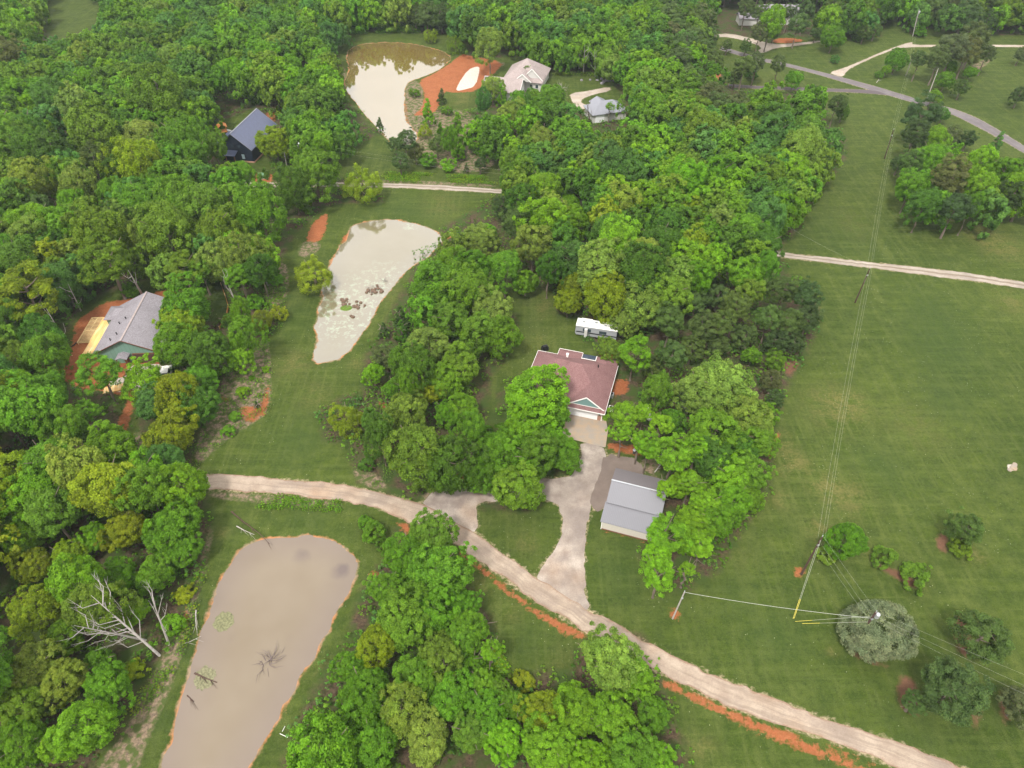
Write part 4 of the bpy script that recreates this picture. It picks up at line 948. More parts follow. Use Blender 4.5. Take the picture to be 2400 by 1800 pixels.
# the rest of the far woods reads as one mass
LOW = {kd: [crown(kd, 900 + i, .42, 1.9) for i in range(3)] for kd in ('tall', 'pine', 'oak', 'airy')}
VV = []; AA = []; BB = []; CC = []
for t in mass:
    V, a, b = LOW[t['kind']][col_rng.randrange(3)]
    th = col_rng.uniform(0, 6.28); c_, s_ = math.cos(th), math.sin(th)
    W = V.copy(); W[:, 0] = (V[:, 0] * c_ - V[:, 1] * s_) * t['R'] + t['x']; W[:, 1] = (V[:, 0] * s_ + V[:, 1] * c_) * t['R'] + t['y']; W[:, 2] = V[:, 2] * t['hv'] + t['hc']
    if not t['vis'] and len(a) > 900:
        kq = np.arange(0, len(a), 2); W = W.reshape(-1, 4, 3)[kq].reshape(-1, 3); a = a[kq]; b = b[kq]
    VV.append(W); AA.append(a); BB.append(b); CC.append(np.tile(np.array([*jitter(t['col'], col_rng)[:3], 1.]), (len(a), 1)))
me = quads_mesh("far_woods", np.vstack(VV), np.concatenate(AA), np.concatenate(BB), np.vstack(CC))
fw = bpy.data.objects.new("far_woods", me); COL.objects.link(fw); tag(fw, "dense distant woods of many tree crowns merging together", "woods", None, "stuff")
# low undergrowth: weeds and brambles on the banks and between the trees
ur = np.random.default_rng(3); pts = []
def scatter(P, n, smin=.25, smax=.7, cols='gob'):
    g = G(P); lo = g.min(0); hi = g.max(0); X = ur.uniform(lo[0], hi[0], n); Y = ur.uniform(lo[1], hi[1], n)
    m = (sd_poly(g, X, Y, 1.) > 0) & (vnoise(X, Y, 4, 8) > .45)
    sp = np.maximum.reduce([sd_poly(P_, X, Y, 1.) for P_ in (POND1, POND2, POND3)]); m &= sp < -.6
    m &= np.maximum.reduce([sd_poly(P_, X, Y, 1.) for P_ in SHEETS]) < 0
    for x, y in zip(X[m], Y[m]): pts.append((x, y, ur.uniform(smin, smax), cols[ur.integers(len(cols))]))
scatter(SOIL[0], 500, .25, .8, 'gobn'); scatter(SOIL[11], 1500, .3, 1.1, 'gobwn'); scatter(TL(0, 1, [(1330, 1515), (2212, 1590), (2212, 1660), (1700, 1640), (1370, 1600)]), 600, .3, .8, 'ggbo')
scatter(TL(1, 0, [(270, 1120), (1005, 1150), (1005, 1200), (270, 1180)]), 900, .4, 1.0, 'bbwo'); scatter(TL(1, 0, [(860, 430), (1250, 450), (1750, 500), (1740, 470), (1250, 430)]), 0)
scatter(TL(1, 0, [(1230, 450), (1700, 490), (1740, 540), (1690, 500), (1240, 485)]), 900, .5, 1.2, 'wogn'); scatter(TL(1, 1, [(240, 850), (420, 950), (330, 1500), (60, 1400), (130, 1250)]), 200, .3, .8, 'gon')
scatter(TL(0, 2, [(1380, 60), (1300, 400), (1200, 700), (1000, 1000), (850, 1300), (950, 1300), (1200, 900), (1320, 450)]), 500, .3, .9, 'gyon'); scatter(TL(1, 0, [(0, 160), (500, 160), (520, 215), (0, 225)]), 900, .6, 1.6, 'gdb')
scatter(TL(0, 1, [(1640, 120), (1880, 120), (1800, 600), (1560, 600)]), 500, .3, .9, 'gob')
# brushy floor of the woods
n_ = 9000; Y = 20 + 230 * ur.random(n_) ** .9; X = ur.uniform(-1, 1, n_) * ((Y + 95) * .55 + 8)
m = np.maximum.reduce([sd_poly(P_, X, Y, 3.) for P_ in OPEN_G]) < -.3
m &= ~((X > 2) & (X < 24) & (Y > 86) & (Y < 108)) & ~((X > -90) & (X < -68) & (Y > 102) & (Y < 122)) & ~((X > -88) & (X < -70) & (Y > 188) & (Y < 210)) & ~((X > 13) & (X < 28) & (Y > 61) & (Y < 78))
m &= np.maximum.reduce([sd_poly(P_, X, Y, 3.) for P_ in SHEETS]) < -.5
for x, y in zip(X[m], Y[m]): pts.append((x, y, ur.uniform(.8, 2.0), 'gdodtg'[ur.integers(6)]))
LB = [crown('bush', 700 + i, .12, 2.0) for i in range(3)]
VV = []; AA = []; BB = []; CC = []
for (x, y, s, c) in pts:
    V, a, b = LB[ur.integers(3)]; kq = ur.permutation(len(a))[:110]
    W = V.reshape(-1, 4, 3)[kq].reshape(-1, 3) * np.array([s, s, s * .7]) + np.array([x, y, s * .3])
    VV.append(W); AA.append(a[kq]); BB.append(b[kq]); CC.append(np.tile(np.array([*jitter(c, col_rng)[:3], 1.]), (len(kq), 1)))
me = quads_mesh("undergrowth", np.vstack(VV), np.concatenate(AA), np.concatenate(BB), np.vstack(CC))
ug = bpy.data.objects.new("undergrowth", me); COL.objects.link(ug); tag(ug, "low weeds and brambles on the banks and verges", "undergrowth", None, "stuff")
print("undergrowth", len(pts))

# ------------------------------------------------------------------ building materials
def shingle(name, c1, c2, sp=.5):
    k = NT(name)
    b = k.n("ShaderNodeTexBrick"); k.set(b.inputs['Vector'], k.vec((1, 1, 1)))
    k.set(b.inputs['Color1'], c1); k.set(b.inputs['Color2'], c2); k.set(b.inputs['Mortar'], tuple(x * .7 for x in c1))
    b.inputs['Scale'].default_value = 3.2; b.inputs['Mortar Size'].default_value = .01
    n = k.noise(7, 3, rough=.8)
    c = k.mix(k.mt('MULTIPLY', k.mr(n, .35, .65), .35), b.outputs[0], tuple(min(1, x * 1.5) for x in c2))
    c = k.mix(k.mt('MULTIPLY', k.mr(k.noise(.4, 4), .45, .7), .25), c, tuple(x * .7 for x in c1))
    k.pbr(c, .9, k.bump(n, .4, .03), spec=.15)
    return k.m
def siding(name, col, vertical=False, pitch=.2):
    k = NT(name)
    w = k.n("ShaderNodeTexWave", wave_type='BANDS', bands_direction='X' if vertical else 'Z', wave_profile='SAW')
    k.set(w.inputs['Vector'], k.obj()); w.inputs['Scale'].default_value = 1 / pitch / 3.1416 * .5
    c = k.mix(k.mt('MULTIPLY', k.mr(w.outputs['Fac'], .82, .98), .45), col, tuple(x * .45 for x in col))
    c = k.mix(k.mt('MULTIPLY', k.noise(.8, 3), .15), c, tuple(min(1, x * 1.3) for x in col))
    k.pbr(c, .6, k.bump(w.outputs['Fac'], .3, .02), spec=.3)
    return k.m
M_red = shingle("red_shingle", (.14, .072, .072), (.215, .122, .122))
M_gsh = shingle("grey_shingle", (.14, .125, .135), (.25, .235, .26))
M_gsh2 = shingle("tan_shingle", (.22, .18, .17), (.32, .27, .265))
M_blkroof = plain("blue_black_metal", (.085, .10, .17), .32, .08, 1.5, .0, .8)
M_blkwall = siding("black_siding", (.010, .016, .030))
M_white = plain("white_trim", (.82, .81, .78), .5, .04)
M_gdoor = siding("white_garage_panel", (.80, .81, .83), False, .55)
M_teal = siding("teal_siding", (.16, .27, .26))
M_green = siding("green_siding", (.16, .27, .22), True, .4)
M_brown = siding("brown_door", (.075, .035, .030), False, .5)
M_brick = plain("brick", (.35, .20, .14), .9, .3, 12)
M_beige = siding("beige_siding", (.52, .48, .43))
M_wallw = siding("white_siding", (.52, .51, .49))
M_glass = plain("window_glass", (.04, .055, .07), .08, .1, 1, .0, .8)
M_pglass = plain("pale_glass", (.35, .45, .50), .08, .1, 1, .0, .8)
M_galv = siding("galvanised_sheet", (.185, .185, .205), True, .137)  # rib shading drawn into the colour as dark groove stripes
M_galv_shade = siding("galvanised_sheet_shade", (.15, .135, .142), True, .137)  # back slope's shade put into a darker, browner sheet colour; rib shading too
M_galvD = plain("grey_metal_sheet", (.20, .205, .24), .45, .06, .6, .0, .5)
M_dkmetal = plain("dark_patio_sheet", (.045, .06, .09), .35, .15, 1.5, .0, .6)
M_black = plain("black_plastic", (.012, .012, .014), .4)
M_pole = plain("treated_pole", (.075, .045, .035), .9, .3, 4)
M_polel = plain("grey_pole", (.36, .33, .30), .9, .2, 4)
M_steel = plain("steel", (.50, .52, .55), .35, .1, 2, .6)
M_wire = plain("wire_alu", (.42, .43, .36), .5, .05)
M_cabl = plain("cable_white", (.70, .70, .66), .5, .05)
M_yel = plain("yellow_guard", (.75, .62, .12), .5, .05)
M_orng = plain("cedar_wood", (.48, .19, .06), .7, .2, 3)
M_copper = plain("timber_post", (.16, .07, .04), .8, .2, 3)
k = NT("pine_boards")
w = k.n("ShaderNodeTexWave", wave_type='BANDS', bands_direction='Y'); k.set(w.inputs['Vector'], k.obj()); w.inputs['Scale'].default_value = 1.6
bn = k.noise(1.0, 3, k.vec((4.5, .25, 1)))
c = k.mix(k.mr(bn, .35, .65), (.62, .36, .12), (.78, .60, .32)); c = k.mix(k.mt('MULTIPLY', k.mr(k.noise(.5, 2), .45, .6), .5), c, (.80, .44, .12))
k.pbr(c, .75, spec=.2); M_board = k.m
M_joist = plain("joist_wood", (.68, .52, .26), .8, .15, 3)
M_green2 = plain("green_box_paint", (.10, .20, .11), .6)
M_rvgrey = siding("camper_grey", (.30, .31, .33), False, .6)

def ribs(mb, P0, P1, Q0, n, w=.05, h=.035):
    """standing ribs from edge P0-P1 (top) down to Q0 + same run"""
    P0, P1, Q0 = Vector(P0), Vector(P1), Vector(Q0); d = Q0 - P0
    for i in range(n + 1):
        a = P0.lerp(P1, i / n) + Vector((0, 0, h / 2)); mb.beam(a, a + d, w, h)

# ------------------------------------------------------------------ red-roofed house
H = empty("house", (16.8, 88.0, 0), math.radians(-16.5), "single-storey house with a dark red shingle roof and white garage door", "house")
Z = 2.62
r = MB()
r.shell(roof_faces(-14.4, 0, .9, 13.3, Z, .70, 'x'), .14)
r.shell(roof_faces(-16, -6, 3.2, 13.26, Z - .02, .70, 'x', (1, 0)), .14)
r.shell(roof_faces(-7.25, .012, .35, 6.0, Z + .012, .72, 'y', (0, 0)), .14)
r.shell([[(-7.5, -.25, Z - .05), (.02, -.25, Z - .05), (-.02, .62, Z + .45), (-7.3, .62, Z + .45)]], .1)
r.shell(roof_faces(-12, -7.3, 10.0, 15.0, Z + .03, .55, 'y', (0, 1)), .12)
r.shell(roof_faces(-4.4, -.2, 10.0, 14.8, Z + .03, .5, 'y', (0, 1)), .12)
R_ = r.build("roof", M_red, H)
MB().box(-9.55, -9.2, 9.3, 9.75, 5.9, 6.5).box(-9.6, -9.15, 9.25, 9.8, 6.5, 6.56).build("roof_vent", M_white, R_)
MB().tube([(-3.3, 9.3, 4.7), (-3.3, 9.3, 5.5)], .12, 8).build("roof_vent", M_black, R_)
f = MB()   # fascia and rake boards
f.beam((-16.03, 3.2, Z - .10), (-16.03, 13.3, Z - .10), .06, .20).beam((-16, 13.34, Z - .10), (-12, 13.34, Z - .10), .06, .20).beam((.05, -.25, Z - .08), (.05, 13.3, Z - .08), .06, .20)
f.beam((-7.5, -.29, Z - .1), (.05, -.29, Z - .1), .06, .20).beam((-12.04, 11.5, Z), (-12.04, 15, Z), .06, .18).beam((-12, 15.04, Z), (-7.3, 15.04, Z), .06, .18).beam((-7.26, 13.3, Z), (-7.26, 15, Z), .06, .18)
f.beam((-4.44, 13.3, Z), (-4.44, 14.8, Z), .06, .18)
ym = .31; zt = Z + .012 + 3.63 * .72
f.beam((-7.25, ym, Z + .02), (-3.62, ym, zt), .07, .22).beam((-3.62, ym, zt), (.01, ym, Z + .02), .07, .22).beam((-6.6, .50, Z + .42), (-.65, .50, Z + .42), .07, .14)
f.build("fascia", M_white, H)
MB().poly([(-6.7, .48, Z + .38), (-.55, .48, Z + .38), (-3.62, .48, zt - .1)]).poly([(-6.7, .6, Z + .38), (-3.62, .6, zt - .1), (-.55, .6, Z + .38)]).build("gable", M_teal, H)
wl = MB().box(-15.4, -.55, 3.8, 12.7, 0, Z + .1).box(-7.0, -.5, .55, 6, 0, Z).box(-11.5, -7.8, 12, 14.5, 0, Z).box(-4, -.8, 12, 14.3, 0, Z).build("wall", M_beige, H)
MB().box(-1.35, -.42, .46, 1.5, 0, 1.15).box(-7.08, -6.55, .46, 1.5, 0, 1.15).build("brick_base", M_brick, wl)
MB().box(-6.45, -1.45, .44, .56, .02, 2.25).build("garage_door", M_gdoor, H)
MB().box(-6.6, -6.45, .42, .58, 0, 2.45).box(-1.45, -1.3, .42, .58, 0, 2.45).box(-6.45, -1.45, .42, .58, 2.25, 2.45).box(-.62, -.46, .42, .6, 0, 2.5).build("door_trim", M_white, H)
w_ = MB().box(-1.22, -.72, .43, .56, 1.3, 2.1).build("window_frame", M_white, H)
MB().box(-1.16, -.78, .41, .44, 1.36, 2.04).build("pane", M_glass, w_)
for y in (5.0, 9.0):
    w_ = MB().box(-.56, -.50, y, y + 1.2, 1.0, 2.1).build("window_frame", M_white, H); MB().box(-.51, -.48, y + .08, y + 1.12, 1.08, 2.02).build("pane", M_glass, w_)
pr = MB().shell([[(-7.2, 13.3, 2.75), (-4.5, 13.3, 2.75), (-4.5, 15.0, 2.45), (-7.2, 15.0, 2.45)]], .08)
ribs(pr, (-7.1, 13.32, 2.76), (-4.6, 13.32, 2.76), (-7.1, 14.98, 2.46), 6, .04, .04); pr.tube([(-7.0, 14.8, 0), (-7.0, 14.8, 2.4)], .07, 6).tube([(-4.7, 14.8, 0), (-4.7, 14.8, 2.4)], .07, 6)
pr.build("patio_roof", M_dkmetal, H)
MB().beam((-7.2, 13.2, 2.86), (-4.5, 13.2, 2.86), .08, .12).beam((-4.5, 13.3, 2.82), (-4.5, 15, 2.52), .06, .1).build("patio_trim", M_white, H)
def place(o, u, v, z=0): p = at(u, v, z); o.location = (p.x, p.y, 0); return o
g = empty("patio_grill", (0, 0, 0), .4, "small black covered grill behind the red-roofed house", "grill"); place(g, *T(1, 1, 1318, 612))
MB().box(-.7, .7, -.35, .35, .1, 1.0).build("cart", M_black, g)
MB().tube([(-.5, 0, 1.05), (.5, 0, 1.05)], .38, 10).build("lid", M_black, g)
MB().tube([(-.6, -.3, 0), (-.6, -.3, .1)], .06, 6).tube([(.6, -.3, 0), (.6, -.3, .1)], .06, 6).tube([(-.6, .3, 0), (-.6, .3, .1)], .06, 6).tube([(.6, .3, 0), (.6, .3, .1)], .06, 6).build("feet", M_black, g)
for (tx, ty, lab) in ((1745, 1000, "white outdoor air conditioner beside the dark red roof"), (1748, 912, "grey round-topped air conditioner further back beside the red roof")):
    a_ = empty("air_conditioner", (0, 0, 0), math.radians(-16.5), lab, "air conditioner", "air conditioners beside the red-roofed house"); place(a_, *T(1, 1, tx, ty))
    MB().box(-.42, .42, -.42, .42, 0, .85).build("cabinet", M_white if ty == 1000 else M_steel, a_)
    MB().tube([(0, 0, .85), (0, 0, .9)], .34, 14).build("fan_guard", M_black, a_)

# concrete joints
# ------------------------------------------------------------------ metal shed
S = empty("metal_shed", (14.2, 64.9, 0), math.radians(-17.8), "grey ribbed metal shed with a lean-to and beige siding", "shed")
W = 8.8
zr, ze = 4.15, 2.85
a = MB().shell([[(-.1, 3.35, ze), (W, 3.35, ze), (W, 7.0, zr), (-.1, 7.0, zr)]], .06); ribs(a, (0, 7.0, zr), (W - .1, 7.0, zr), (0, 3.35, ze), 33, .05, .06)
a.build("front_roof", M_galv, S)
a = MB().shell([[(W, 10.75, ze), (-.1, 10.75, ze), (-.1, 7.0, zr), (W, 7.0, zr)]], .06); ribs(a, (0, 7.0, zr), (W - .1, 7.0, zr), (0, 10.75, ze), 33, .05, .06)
a.build("back_roof", M_galv_shade, S)
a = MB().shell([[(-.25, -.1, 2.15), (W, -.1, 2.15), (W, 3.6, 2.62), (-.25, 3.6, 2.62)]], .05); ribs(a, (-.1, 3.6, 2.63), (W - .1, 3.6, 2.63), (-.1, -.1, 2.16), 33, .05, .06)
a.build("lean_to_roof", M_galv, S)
MB().beam((-.14, 7.0, zr + .07), (W + .04, 7.0, zr + .07), .22, .05).build("ridge_cap", M_steel, S)
MB().box(.02, W - .1, .1, 3.7, 0, 2.12).box(.02, W - .1, 3.7, 10.5, 0, ze - .1).poly([(.01, 3.7, ze - .1), (.01, 7.0, zr - .08), (.01, 10.5, ze - .1)]).poly([(W - .1, 3.7, ze - .1), (W - .1, 10.5, ze - .1), (W - .1, 7.0, zr - .08)]).build("wall", M_beige, S)
MB().box(-.04, .06, .04, .14, 0, 2.14).box(W - .14, W - .06, .04, .14, 0, 2.14).build("corner_trim", M_white, S)
MB().box(-.03, .025, 5.2, 8.6, 0, 2.4).build("roll_up_door", M_gdoor, S)
MB().beam((.02, .07, .12), (W - .1, .07, .12), .05, .24).build("base_trim", M_copper, S)

# ------------------------------------------------------------------ camper, tank, bin
RV = empty("camper", (0, 0, 0), math.radians(-14), "white travel trailer with grey sides on the lawn under an oak", "camper")
p = at(1346, 783, .4); RV.location = (p.x + .1, p.y, 0)
MB().box(.25, 8.6, 0, 2.4, .45, 2.82).poly([(0, 0, .9), (.25, 0, .45), (.25, 0, 2.82), (.12, 0, 2.7)]).poly([(0, 2.4, .9), (.12, 2.4, 2.7), (.25, 2.4, 2.82), (.25, 2.4, .45)]).poly([(0, 0, .9), (.12, 0, 2.7), (.12, 2.4, 2.7), (0, 2.4, .9)]).poly([(.12, 0, 2.7), (.25, 0, 2.82), (.25, 2.4, 2.82), (.12, 2.4, 2.7)]).build("body", M_rvgrey, RV)
ro = MB().shell([[(.1, -.05, 2.86), (8.7, -.05, 2.86), (8.7, 1.2, 2.95), (.1, 1.2, 2.95)], [(8.7, 2.45, 2.86), (.1, 2.45, 2.86), (.1, 1.2, 2.95), (8.7, 1.2, 2.95)]], .07).build("roof", M_white, RV)
for x, y in ((1.3, 1.0), (3.8, 1.3), (5.8, .8)): MB().box(x, x + .55, y, y + .5, 2.9, 3.06).build("roof_vent", M_steel, ro)
MB().box(1.6, 3.3, -.02, 0, 1.5, 2.3).box(5, 6.5, -.02, 0, 1.5, 2.2).build("window", M_glass, RV)
MB().box(0.24, 8.6, -.03, 0, 1.15, 1.4).build("stripe", M_black, RV)
MB().box(.9, 3.2, 2.4, 2.85, 1.0, 2.7).build("slide_out", M_white, RV)
MB().box(2.0, 2.6, -.6, -.03, .5, 2.4).build("storage_cover", M_wallw, RV)
for x in (4.6, 5.4):
    for y in (.12, 2.28): MB().tube([(x, y - .1, .36), (x, y + .1, .36)], .36, 14).build("wheel", M_black, RV)
MB().beam((8.6, .4, .5), (9.7, 1.2, .5), .08, .1).beam((8.6, 2.0, .5), (9.7, 1.2, .5), .08, .1).build("hitch", M_black, RV)

tk = empty("propane_tank", (25.1, 89.9, 0), math.radians(5), "long white propane tank lying among the trees", "tank")
MB().tube([(0, -1.95, .85), (0, -1.85, .85), (0, -1.6, .85), (0, 1.6, .85), (0, 1.85, .85), (0, 1.95, .85)], [.12, .36, .5, .5, .36, .12], 18).build("barrel", M_white, tk, True)
MB().tube([(0, 0, 1.3), (0, 0, 1.5)], .16, 10).build("valve_dome", M_steel, tk)
for y in (-1.1, 1.1): MB().box(-.4, .4, y - .08, y + .08, 0, .45).build("foot", M_conc, tk)
bn_ = empty("bin", (0, 0, 0), 0, "small dark bin standing on orange dirt above the shed", "bin"); place(bn_, *T(1, 1, 1897, 1280))
MB().tube([(0, 0, 0), (0, 0, .05), (0, 0, .95)], [.2, .26, .32], 12).build("body", M_black, bn_); MB().tube([(0, 0, .96), (0, 0, 1.02)], [.34, .28], 12).build("lid", M_steel, bn_)

# ------------------------------------------------------------------ grey-roofed house with the deck
B = empty("house", (-76.0, 104.0, 0), math.radians(3), "house with a grey shingle gable roof, green gable front and brown garage door", "house")
zb = 2.7; sl = .5
r = MB().shell([[(-6.9, 0, zb), (-.0, 0, zb + 6.9 * sl), (0, 16, zb + 6.9 * sl), (-6.9, 16, zb)], [(0, 0, zb + 6.9 * sl), (6.7, 0, zb + .1), (6.7, 16, zb + .1), (0, 16, zb + 6.9 * sl)]], .15)
r.shell(roof_faces(-8.6, -3, 11.2, 15.9, zb + .02, .5, 'x', (1, 0)), .12).shell(roof_faces(1.5, 7.4, 7.2, 14.0, zb + .12, .5, 'x', (0, 1)), .12)
R_ = r.build("roof", M_gsh, B)
MB().beam((0, -.02, zb + 6.9 * sl + .02), (0, 16.0, zb + 6.9 * sl + .02), .35, .06).build("ridge_cap", M_gsh2, R_)
for x, y in ((-2.0, 8.2), (-3.2, 7.4), (-2.2, 3.4), (-3.2, 2.2)):
    z = zb + (6.9 + x) * sl; MB().tube([(x, y, z - .1), (x, y, z + .42)], .1, 8).tube([(x, y, z + .42), (x, y, z + .5)], .16, 8).build("roof_vent", M_black, R_)
MB().box(-6.3, 6.1, .5, 15.4, 0, zb).poly([(-6.3, .5, zb), (6.1, .5, zb), (0, .5, zb + 6.2 * sl)]).poly([(6.1, 15.4, zb), (-6.3, 15.4, zb), (0, 15.4, zb + 6.2 * sl)]).box(-8.2, -6.3, 11.6, 15.5, 0, zb).build("wall", M_green, B)
MB().beam((-6.9, .03, zb - .02), (0, .03, zb + 6.9 * sl - .05), .06, .2).beam((0, .03, zb + 6.9 * sl - .05), (6.7, .03, zb + .05), .06, .2).build("rake_board", M_copper, B)
MB().box(.9, 5.7, .40, .52, 0, 2.3).build("garage_door", M_brown, B)
MB().box(.7, .9, .38, .54, 0, 2.5).box(5.7, 5.9, .38, .54, 0, 2.5).box(.9, 5.7, .38, .54, 2.3, 2.5).build("door_trim", M_copper, B)
po = MB().shell([[(-1.9, -1.5, 2.6), (-.75, -1.5, 3.05), (-.75, .5, 3.05), (-1.9, .5, 2.6)], [(-.75, -1.5, 3.05), (.4, -1.5, 2.6), (.4, .5, 2.6), (-.75, .5, 3.05)]], .1).build("porch_roof", M_gsh, B)
for x in (-1.7, .2): MB().box(x - .09, x + .09, -1.4, -1.22, 0, 2.6).build("porch_post", M_copper, B)
MB().box(-1.3, -.3, .42, .5, 0, 2.1).build("front_door", M_copper, B)
D = empty("deck", (-76.0, 104.0, 0), math.radians(3), "new wooden deck along the grey-roofed house, its outer bays still bare joists", "deck")
dk = [(-11.4, 3.2), (-11.2, 15.2), (-9.3, 15.2), (-6.35, 15.0), (-6.35, 3.2)]
MB().shell([[(-10.6, 3.0, .62), (-6.35, 3.0, .62), (-6.35, 11.5, .62), (-8.35, 11.5, .62), (-8.35, 14.9, .62), (-10.6, 14.9, .62)]], .09).build("floor", M_board, D)
for x0, x1, y0, y1, nn in ((-13.1, -10.65, 6.7, 10.5, 9), (-13.1, -11.9, 10.8, 14.9, 9), (-11.85, -10.65, 10.8, 14.9, 9)):
    q = MB().beam((x0, y0, .55), (x0, y1, .55), .07, .2).beam((x1, y0, .55), (x1, y1, .55), .07, .2).beam((x0, y0, .55), (x1, y0, .55), .07, .2).beam((x0, y1, .55), (x1, y1, .55), .07, .2)
    for i in range(1, nn): yy = y0 + (y1 - y0) * i / nn; q.beam((x0, yy, .54), (x1, yy, .54), .07, .18)
    q.build("joist_frame", M_joist, D)
for x in (-13.0, -10.7):
    for y in (3.3, 6.8, 10.6, 14.7): MB().box(x - .07, x + .07, y - .07, y + .07, 0, .5).build("deck_post", M_joist, D)
for x, y, nm, lab, cat in ((-6.9, 11.2, "deck_chair", "dark folding chair at the inner end of the new deck", "chair"), (-6.9, 9.4, "deck_chair", "dark folding chair nearer the middle of the new deck", "chair")):
    c_ = empty(nm, (-76 + x * math.cos(.05236) - y * math.sin(.05236), 104 + x * math.sin(.05236) + y * math.cos(.05236), .63), .6, lab, cat, "dark chairs on the new deck")
    MB().box(-.3, .3, -.3, .3, .40, .46).build("seat", M_black, c_); MB().box(-.3, .3, .26, .32, .46, 1.0).build("backrest", M_black, c_)
    for sx in (-.26, .26):
        for sy in (-.26, .26): MB().box(sx - .03, sx + .03, sy - .03, sy + .03, 0, .4).build("leg", M_black, c_)
cr_ = empty("parked_car", (-67.6, 100.0, 0), math.radians(12), "white pickup partly hidden by trees in front of the brown garage door", "pickup truck")
MB().box(-.95, .95, -2.7, 2.7, .45, 1.0).box(-.95, -.85, -2.7, -.6, 1.0, 1.35).box(.85, .95, -2.7, -.6, 1.0, 1.35).box(-.95, .95, -2.7, -2.6, 1.0, 1.35).build("body", M_white, cr_)
MB().shell([[(-.72, -.5, 1.85), (.72, -.5, 1.85), (.72, .9, 1.85), (-.72, .9, 1.85)]], .08).box(-.9, .9, -.62, .0, 1.0, 1.25).build("cab_roof", M_white, cr_)
MB().poly([(-.85, 1.5, 1.05), (.85, 1.5, 1.05), (.7, .9, 1.8), (-.7, .9, 1.8)][::-1]).poly([(-.9, -.6, 1.05), (.9, -.6, 1.05), (.7, -.45, 1.8), (-.7, -.45, 1.8)]).poly([(.9, -.6, 1.05), (.87, 1.5, 1.05), (.72, .9, 1.8), (.72, -.5, 1.8)]).poly([(-.9, -.6, 1.05), (-.72, -.5, 1.8), (-.72, .9, 1.8), (-.87, 1.5, 1.05)]).build("windows", M_glass, cr_)
for x in (-.9, .9):
    for y in (-1.75, 1.75): MB().tube([(x - .12, y, .38), (x + .12, y, .38)], .38, 14).build("wheel", M_black, cr_)
lp = empty("lumber_stack", (0, 0, .0), math.radians(20), "stack of pale lumber boards on the dirt below the deck house", "lumber"); place(lp, *T(0, 1, 760, 860))
for i in range(3):
    q = MB(); 
    for j in range(7): q.box(-2.2 + rng.uniform(-.3, .3), 2.2 + rng.uniform(-.3, .3), j * .26 - .9, j * .26 - .70, i * .11 + .02, i * .11 + .11)
    q.build("board_layer", M_board, lp)
fe = empty("silt_fence", (0, 0, 0), 0, "thin orange-brown fence strip along the small lawn behind the deck house", "fence")
fp = [at(*T(0, 1, x, y)) for x, y in ((1435, 190), (1460, 260), (1482, 330), (1470, 390), (1425, 475))]
for a_, b_ in zip(fp, fp[1:]): MB().beam(a_ + Vector((0, 0, .3)), b_ + Vector((0, 0, .3)), .05, .6).build("panel", M_orng, fe)
for a_ in fp: MB().box(a_.x - .05, a_.x + .05, a_.y - .05, a_.y + .05, 0, .8).build("stake", M_joist, fe)
hs = MB().tube([at(*T(0, 1, x, y), 0) + Vector((0, 0, .12)) for x, y in ((350, 705), (385, 700), (400, 670), (440, 650), (455, 625), (440, 605), (480, 580), (500, 560))], .12, 6).build("drain_pipe", M_black)
tag(hs, "black flexible drain pipe curling over the orange dirt by the deck", "pipe")

# ------------------------------------------------------------------ black house
C_ = empty("house", (-79.0, 190.4, 0), math.radians(-10.2), "tall black barn-style house with a steep blue-grey metal roof", "house")
zc = 4.0; hw = 5.3; zp = 8.5; L = 17.4
r = MB().shell([[(0, 0, zp), (hw, 0, zc), (hw, L, zc), (0, L, zp)], [(-hw, 0, zc), (0, 0, zp), (0, L, zp), (-hw, L, zc)]], .14)
ribs(r, (.05, .2, zp), (.05, L - .2, zp), (hw, .2, zc), 40, .05, .04)
r.build("roof", M_blkroof, C_)
MB().beam((0, -.02, zp + .06), (0, L + .02, zp + .06), .3, .05).beam((0, -.04, zp - .05), (hw, -.04, zc - .05), .05, .16).beam((0, L + .04, zp - .05), (hw, L + .04, zc - .05), .05, .16).build("trim", M_galvD, C_)
MB().box(-hw + .5, hw - .5, .6, L - .6, 0, zc).poly([(-hw + .5, .6, zc), (hw - .5, .6, zc), (0, .6, zp - .5)]).poly([(hw - .5, L - .6, zc), (-hw + .5, L - .6, zc), (0, L - .6, zp - .5)]).build("wall", M_blkwall, C_)
r = MB().shell([[(-8.8, 3.5, 2.6), (-4.7, 3.5, 4.1), (-4.7, 13, 4.1), (-8.8, 13, 2.6)]], .1); ribs(r, (-4.75, 3.7, 4.11), (-4.75, 12.9, 4.11), (-8.8, 3.7, 2.61), 18, .04, .04); r.build("side_roof", M_blkroof, C_)
for y in (3.8, 8, 12.6): MB().box(-8.6, -8.4, y - .1, y + .1, 0, 2.6).build("porch_post", M_copper, C_)
r = MB().shell([[(-2.6, -1.8, 2.7), (.6, -1.8, 2.7), (.6, .6, 3.3), (-2.6, .6, 3.3)]], .1); r.build("porch_roof", M_blkroof, C_)
for x in (-2.3, .3): MB().box(x - .11, x + .11, -1.7, -1.48, 0, 2.65).build("porch_post", M_copper, C_)
for x, z0, z1, m in ((1.9, .9, 2.4, M_pglass), (-.6, 4.2, 5.3, M_glass), (1.4, 4.2, 5.1, M_glass), (-1.2, .1, 2.1, M_glass)):
    w_ = MB().box(x - .5, x + .5, .5, .6, z0, z1).build("window_frame", M_blkwall, C_); MB().box(x - .42, x + .42, .46, .5, z0 + .08, z1 - .08).build("pane", m, w_)
MB().box(1.0, hw - .4, .35, .6, 0, .35).box(hw - .5, hw - .25, .5, 6, 0, .3).build("stone_base", M_brick, C_)
PS = empty("playset", (0, 0, 0), math.radians(25), "orange-brown wooden playset with a roof and white slide beside the black house", "playset"); place(PS, *T(0, 0, 1455, 880))
